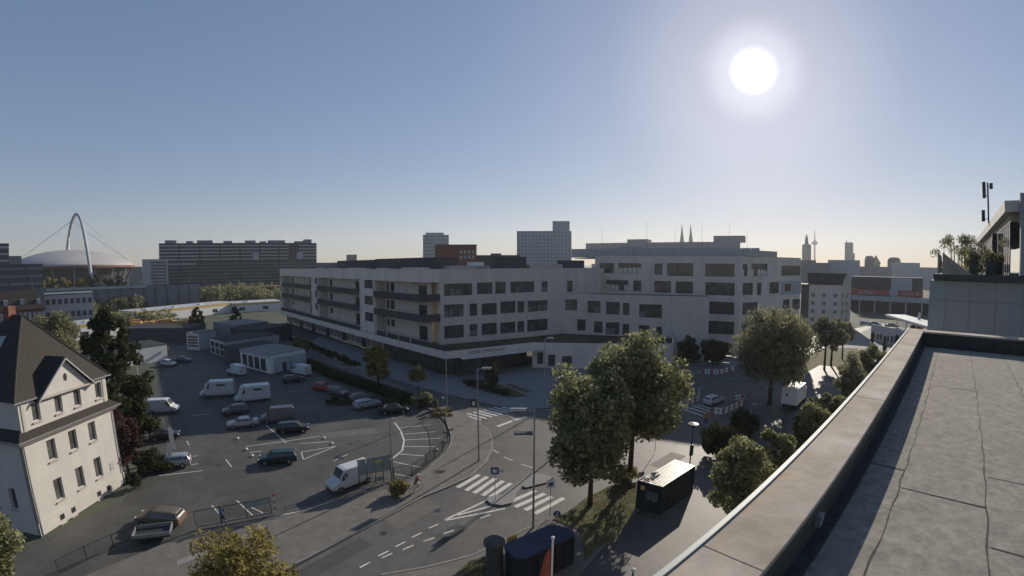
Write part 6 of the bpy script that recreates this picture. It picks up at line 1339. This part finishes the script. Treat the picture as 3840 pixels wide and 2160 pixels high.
for q, (a, b, c_, d_) in enumerate([(t_bigB[0], t_bigB[1], .9, 1.1), (t_bigA[0] + 4.0, t_bigA[1] + 3.8, 1.0, 1.2)]):
    tree('suckering_shrub', a, b, c_ * 1.6, d_, .02, ['thin pale shrub shoots at the foot of the right big tree', 'low shrub under the big trees beside the kerb'][q], cat='shrub', leaf='leaf_pale', n=1300, size=.1)
x, y, zt, r_ = 42.0, 64.6, 17.2, 6; tree('weeping_tree', x, y, zt + .3, 7.0, .17, 'tall weeping tree with hanging branches behind the box truck', leaf='leaf_olive', n=42000, size=.22, kind='weep')
for q, ((x, y, zt, r_), lb) in enumerate(zip(t_right, ['leftmost of three round street trees right of the weeping tree', 'middle one of three round street trees right of the weeping tree', 'rightmost and smallest of three street trees by the lawn'])): tree('street_tree', x, y, zt, r_, .38, lb, 'street trees by the lawn', leaf='leaf_olive', n=9000, size=.24)
rl_ = ['nearest tall tree beside the parapet above the lower bend', 'second tree of the parapet row, small', 'third tree of the parapet row beside the box truck', 'fourth tree of the parapet row', 'fifth tree of the parapet row, below the lawn', 'last tree of the parapet row near the two thin cypresses']
for q, ((x, y, zt, r_), lb) in enumerate(zip(t_row, rl_)): tree('street_tree', x, y, zt + .9, r_ * 1.25, .1, lb, 'row of small trees along the parapet', leaf='leaf_green' if q != 4 else 'leaf_olive', n=17000, size=.15)
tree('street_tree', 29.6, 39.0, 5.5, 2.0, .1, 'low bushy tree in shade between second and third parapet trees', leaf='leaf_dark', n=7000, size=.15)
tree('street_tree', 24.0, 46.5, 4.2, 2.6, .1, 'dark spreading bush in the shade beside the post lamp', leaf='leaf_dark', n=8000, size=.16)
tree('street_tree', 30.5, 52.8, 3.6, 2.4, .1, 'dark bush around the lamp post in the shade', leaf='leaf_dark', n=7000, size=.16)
for (x, y, zt, r_), lb in zip(t_con, ['dark rounded evergreen against the bare school wall', 'dark rounded evergreen right of the bare school wall']): tree('evergreen_tree', x, y, zt, r_, .08, lb, 'dark evergreens by the bare wall', leaf='leaf_dark', n=9000, size=.2)
(x, y, zt, r_) = t_plaza[0]; tree('young_tree', x, y, 5.6, 1.9, .42, 'young pale leaved tree with slender trunk at the plaza kerb', leaf='leaf_pale', n=4200, size=.13, trunk=.06)
(x, y, zt, r_) = t_plaza[1]; tree('young_tree', x, y, 6.0, 1.5, .1, 'dark columnar young tree in the plaza bed before the entrance', leaf='leaf_dark', n=4200, size=.14)
(x, y, zt, r_) = t_plaza[2]; tree('young_tree', x, y, 9.8, 2.5, .08, 'tree with sunlit yellow top between car park and side street', leaf='leaf_yellow', n=9500, size=.19)
(x, y, zt, r_) = t_plaza[3]; tree('young_tree', x, y, 5.4, 2.2, .2, 'small pale tree behind the white workshop', leaf='leaf_pale', n=4200, size=.18)
for (x, y, zt, r_), lb in zip(t_smcon, ['small dark pyramid conifer left, before the depot hall', 'small dark pyramid conifer right, before the depot hall']): tree('conifer_tree', x, y, zt + .6, r_, .03, lb, 'small conifers before the depot', leaf='leaf_dark', n=6000, size=.26, kind='cone')
for (x, y, zt, r_), lb in zip(poplar, ['left thin dark cypress by the graffiti wall', 'tallest middle thin dark cypress by the graffiti wall', 'right thin dark cypress by the graffiti wall']): tree('cypress_tree', x, y, max(zt, 3.4), .7, .04, lb, 'thin cypresses by the graffiti wall', leaf='leaf_dark', n=2200, size=.14, kind='column')
tree('dry_bush', *bush, 1.7, 1.15, .04, 'yellow brown bush on the pavement edge beside the cyclist', cat='bush', leaf='leaf_yellow', n=3200, size=.1)
# hedge between car park and side street
hd = empty('hedge', (*hedge[0], 0), 'long dark clipped hedge between car park and side street', 'hedge')
cl = []
for a, b in zip(hedge, hedge[1:]):
    u, L = unit(a, b)
    for i in range(int(L / .55)):
        for q in (-.5, .4): 
            for z_ in (.5, 1.25): p = off(a, i * .55, u, q + random.uniform(-.1, .1), (-u[1], u[0])); cl.append((p[0] - hedge[0][0], p[1] - hedge[0][1], z_, .55))
leaves('foliage', cl, 26000, .13, 'leaf_dark', hd)
cl = [(-14.2 + random.uniform(-1.7, 1.7) * .9 - hedge[0][0], 68.0 + random.uniform(-.8, .8) - hedge[0][1], random.uniform(.3, 1.9), .45) for _ in range(40)]
h2 = empty('hedge', (*hedge[0], 0), 'square clipped hedge end with sunlit yellow top at the street corner', 'hedge'); leaves('foliage', cl, 7000, .11, 'leaf_olive', h2)
h3 = empty('clipped_bush', (-11.9, 66.6, 0), 'small clipped bush between hedge end and corner lamp', 'bush'); leaves('foliage', [(0, 0, .5 + i * .3, .4) for i in range(4)], 1800, .1, 'leaf_olive', h3)
h4 = empty('low_planting', (-10.2, 64.6, 0), 'dry yellow low planting at the fence corner', 'bush'); leaves('foliage', [(random.uniform(-1.6, 1.4), random.uniform(-1.4, 1.8), .25, .3) for _ in range(26)], 2600, .09, 'leaf_yellow', h4)
h5 = empty('low_planting', (-22.5, 68.5, 0), 'dark low shrubs behind the parked cars along the hedge', 'bush'); leaves('foliage', [(random.uniform(-8, 6), random.uniform(-3, 3.) * .4 - .0, .35, .4) for _ in range(60)], 6000, .12, 'leaf_dark', h5)
# shrubs by the school ground floor
h6 = empty('low_planting', (-45, 107, 0), 'dark shrubs under the school ground floor windows', 'bush'); leaves('foliage', [(t * 16 + random.uniform(-1, 1) - 6, -t * 16 + random.uniform(-1, 1) + 4, .5, .6) for t in [random.uniform(-1, 1) for _ in range(90)]], 12000, .18, 'leaf_dark', h6)
# railway greenery and trees below the arena
cl = []
for i in range(560):
    t = random.random(); x = -215 + t * 60 + random.uniform(-9, 9); y = 136 + t * 118 + random.uniform(-10, 10)
    cl.append((x, y, random.uniform(.5, 5 + 7 * t), random.uniform(1.8, 3.2)))
for i in range(160):
    t = random.random(); cl.append((-175 + t * 30 + random.uniform(-8, 8), 128 + t * 30 + random.uniform(-6, 6), random.uniform(.5, 4), random.uniform(1.5, 3)))
for i in range(200):
    t = random.random(); cl.append((-160 + t * 60 + random.uniform(-8, 8), 245 + t * 10 + random.uniform(-10, 30), random.uniform(.5, 7), random.uniform(2, 4)))
tag(leaves('railway_greenery', cl, 60000, .55, 'leaf_olive'), kind='stuff')
yl = ['first pale green tree under the left rim of the arena', 'second pale green tree under the arena rim', 'third pale green tree under the arena, left of the arch foot', 'fourth pale green tree at the arch foot', 'fifth pale green tree right of the arch foot', 'sixth darker green tree under the right rim of the arena', 'seventh dark green tree between arena and stair tower', 'eighth dark green tree touching the stair tower']
for i in range(8):
    azd = math.radians(-56.6 + i * 1.35); d = 395
    tree('broadleaf_tree', math.sin(azd) * d, math.cos(azd) * d, 18.5 + (i % 3), 5.6, .1, yl[i], 'trees in front of the arena', leaf='leaf_yellow' if i < 5 else 'leaf_dark', n=2500, size=.7, clumps=24)
# catenary masts along the railway
for i in range(9):
    azd = math.radians(-56 + i * 4.1); d = 300; x, y = math.sin(azd) * d, math.cos(azd) * d
    r = empty('catenary_mast', (x, y, 0), 'thin railway catenary mast ' + ['left of the arena', 'under the arena dome', 'by the arch foot', 'right of the arena', 'before the stair tower', 'before the left part of the slab block', 'before the middle of the slab block', 'before the right part of the slab block', 'behind the left end of the school'][i], 'mast', 'railway catenary masts'); MB().cyl(x, y, 0, 20, .28, .2, 6).build('mast', 'metal_dark', r); MB().tube([(x, y, 17), (x + 3, y + 2, 17.5)], .12, 5).build('bracket', 'metal_dark', r)

# ================================================================== HAZE
hm = bpy.data.materials.new('haze_air'); hm.use_nodes = True; hn = hm.node_tree.nodes; hn.clear()
pv_ = hn.new('ShaderNodeVolumePrincipled'); ho = hn.new('ShaderNodeOutputMaterial'); hm.node_tree.links.new(pv_.outputs[0], ho.inputs['Volume'])
pv_.inputs['Color'].default_value = (.85, .88, .92, 1); pv_.inputs['Density'].default_value = HAZE = .00012; pv_.inputs['Anisotropy'].default_value = .3
MATS['haze_air'] = hm
hz = MB().box((-3000, -400), (1, 0), (0, 6500), (0, 4600), (-1.0, 285)).build('haze', 'haze_air'); hz['kind'] = 'stuff'
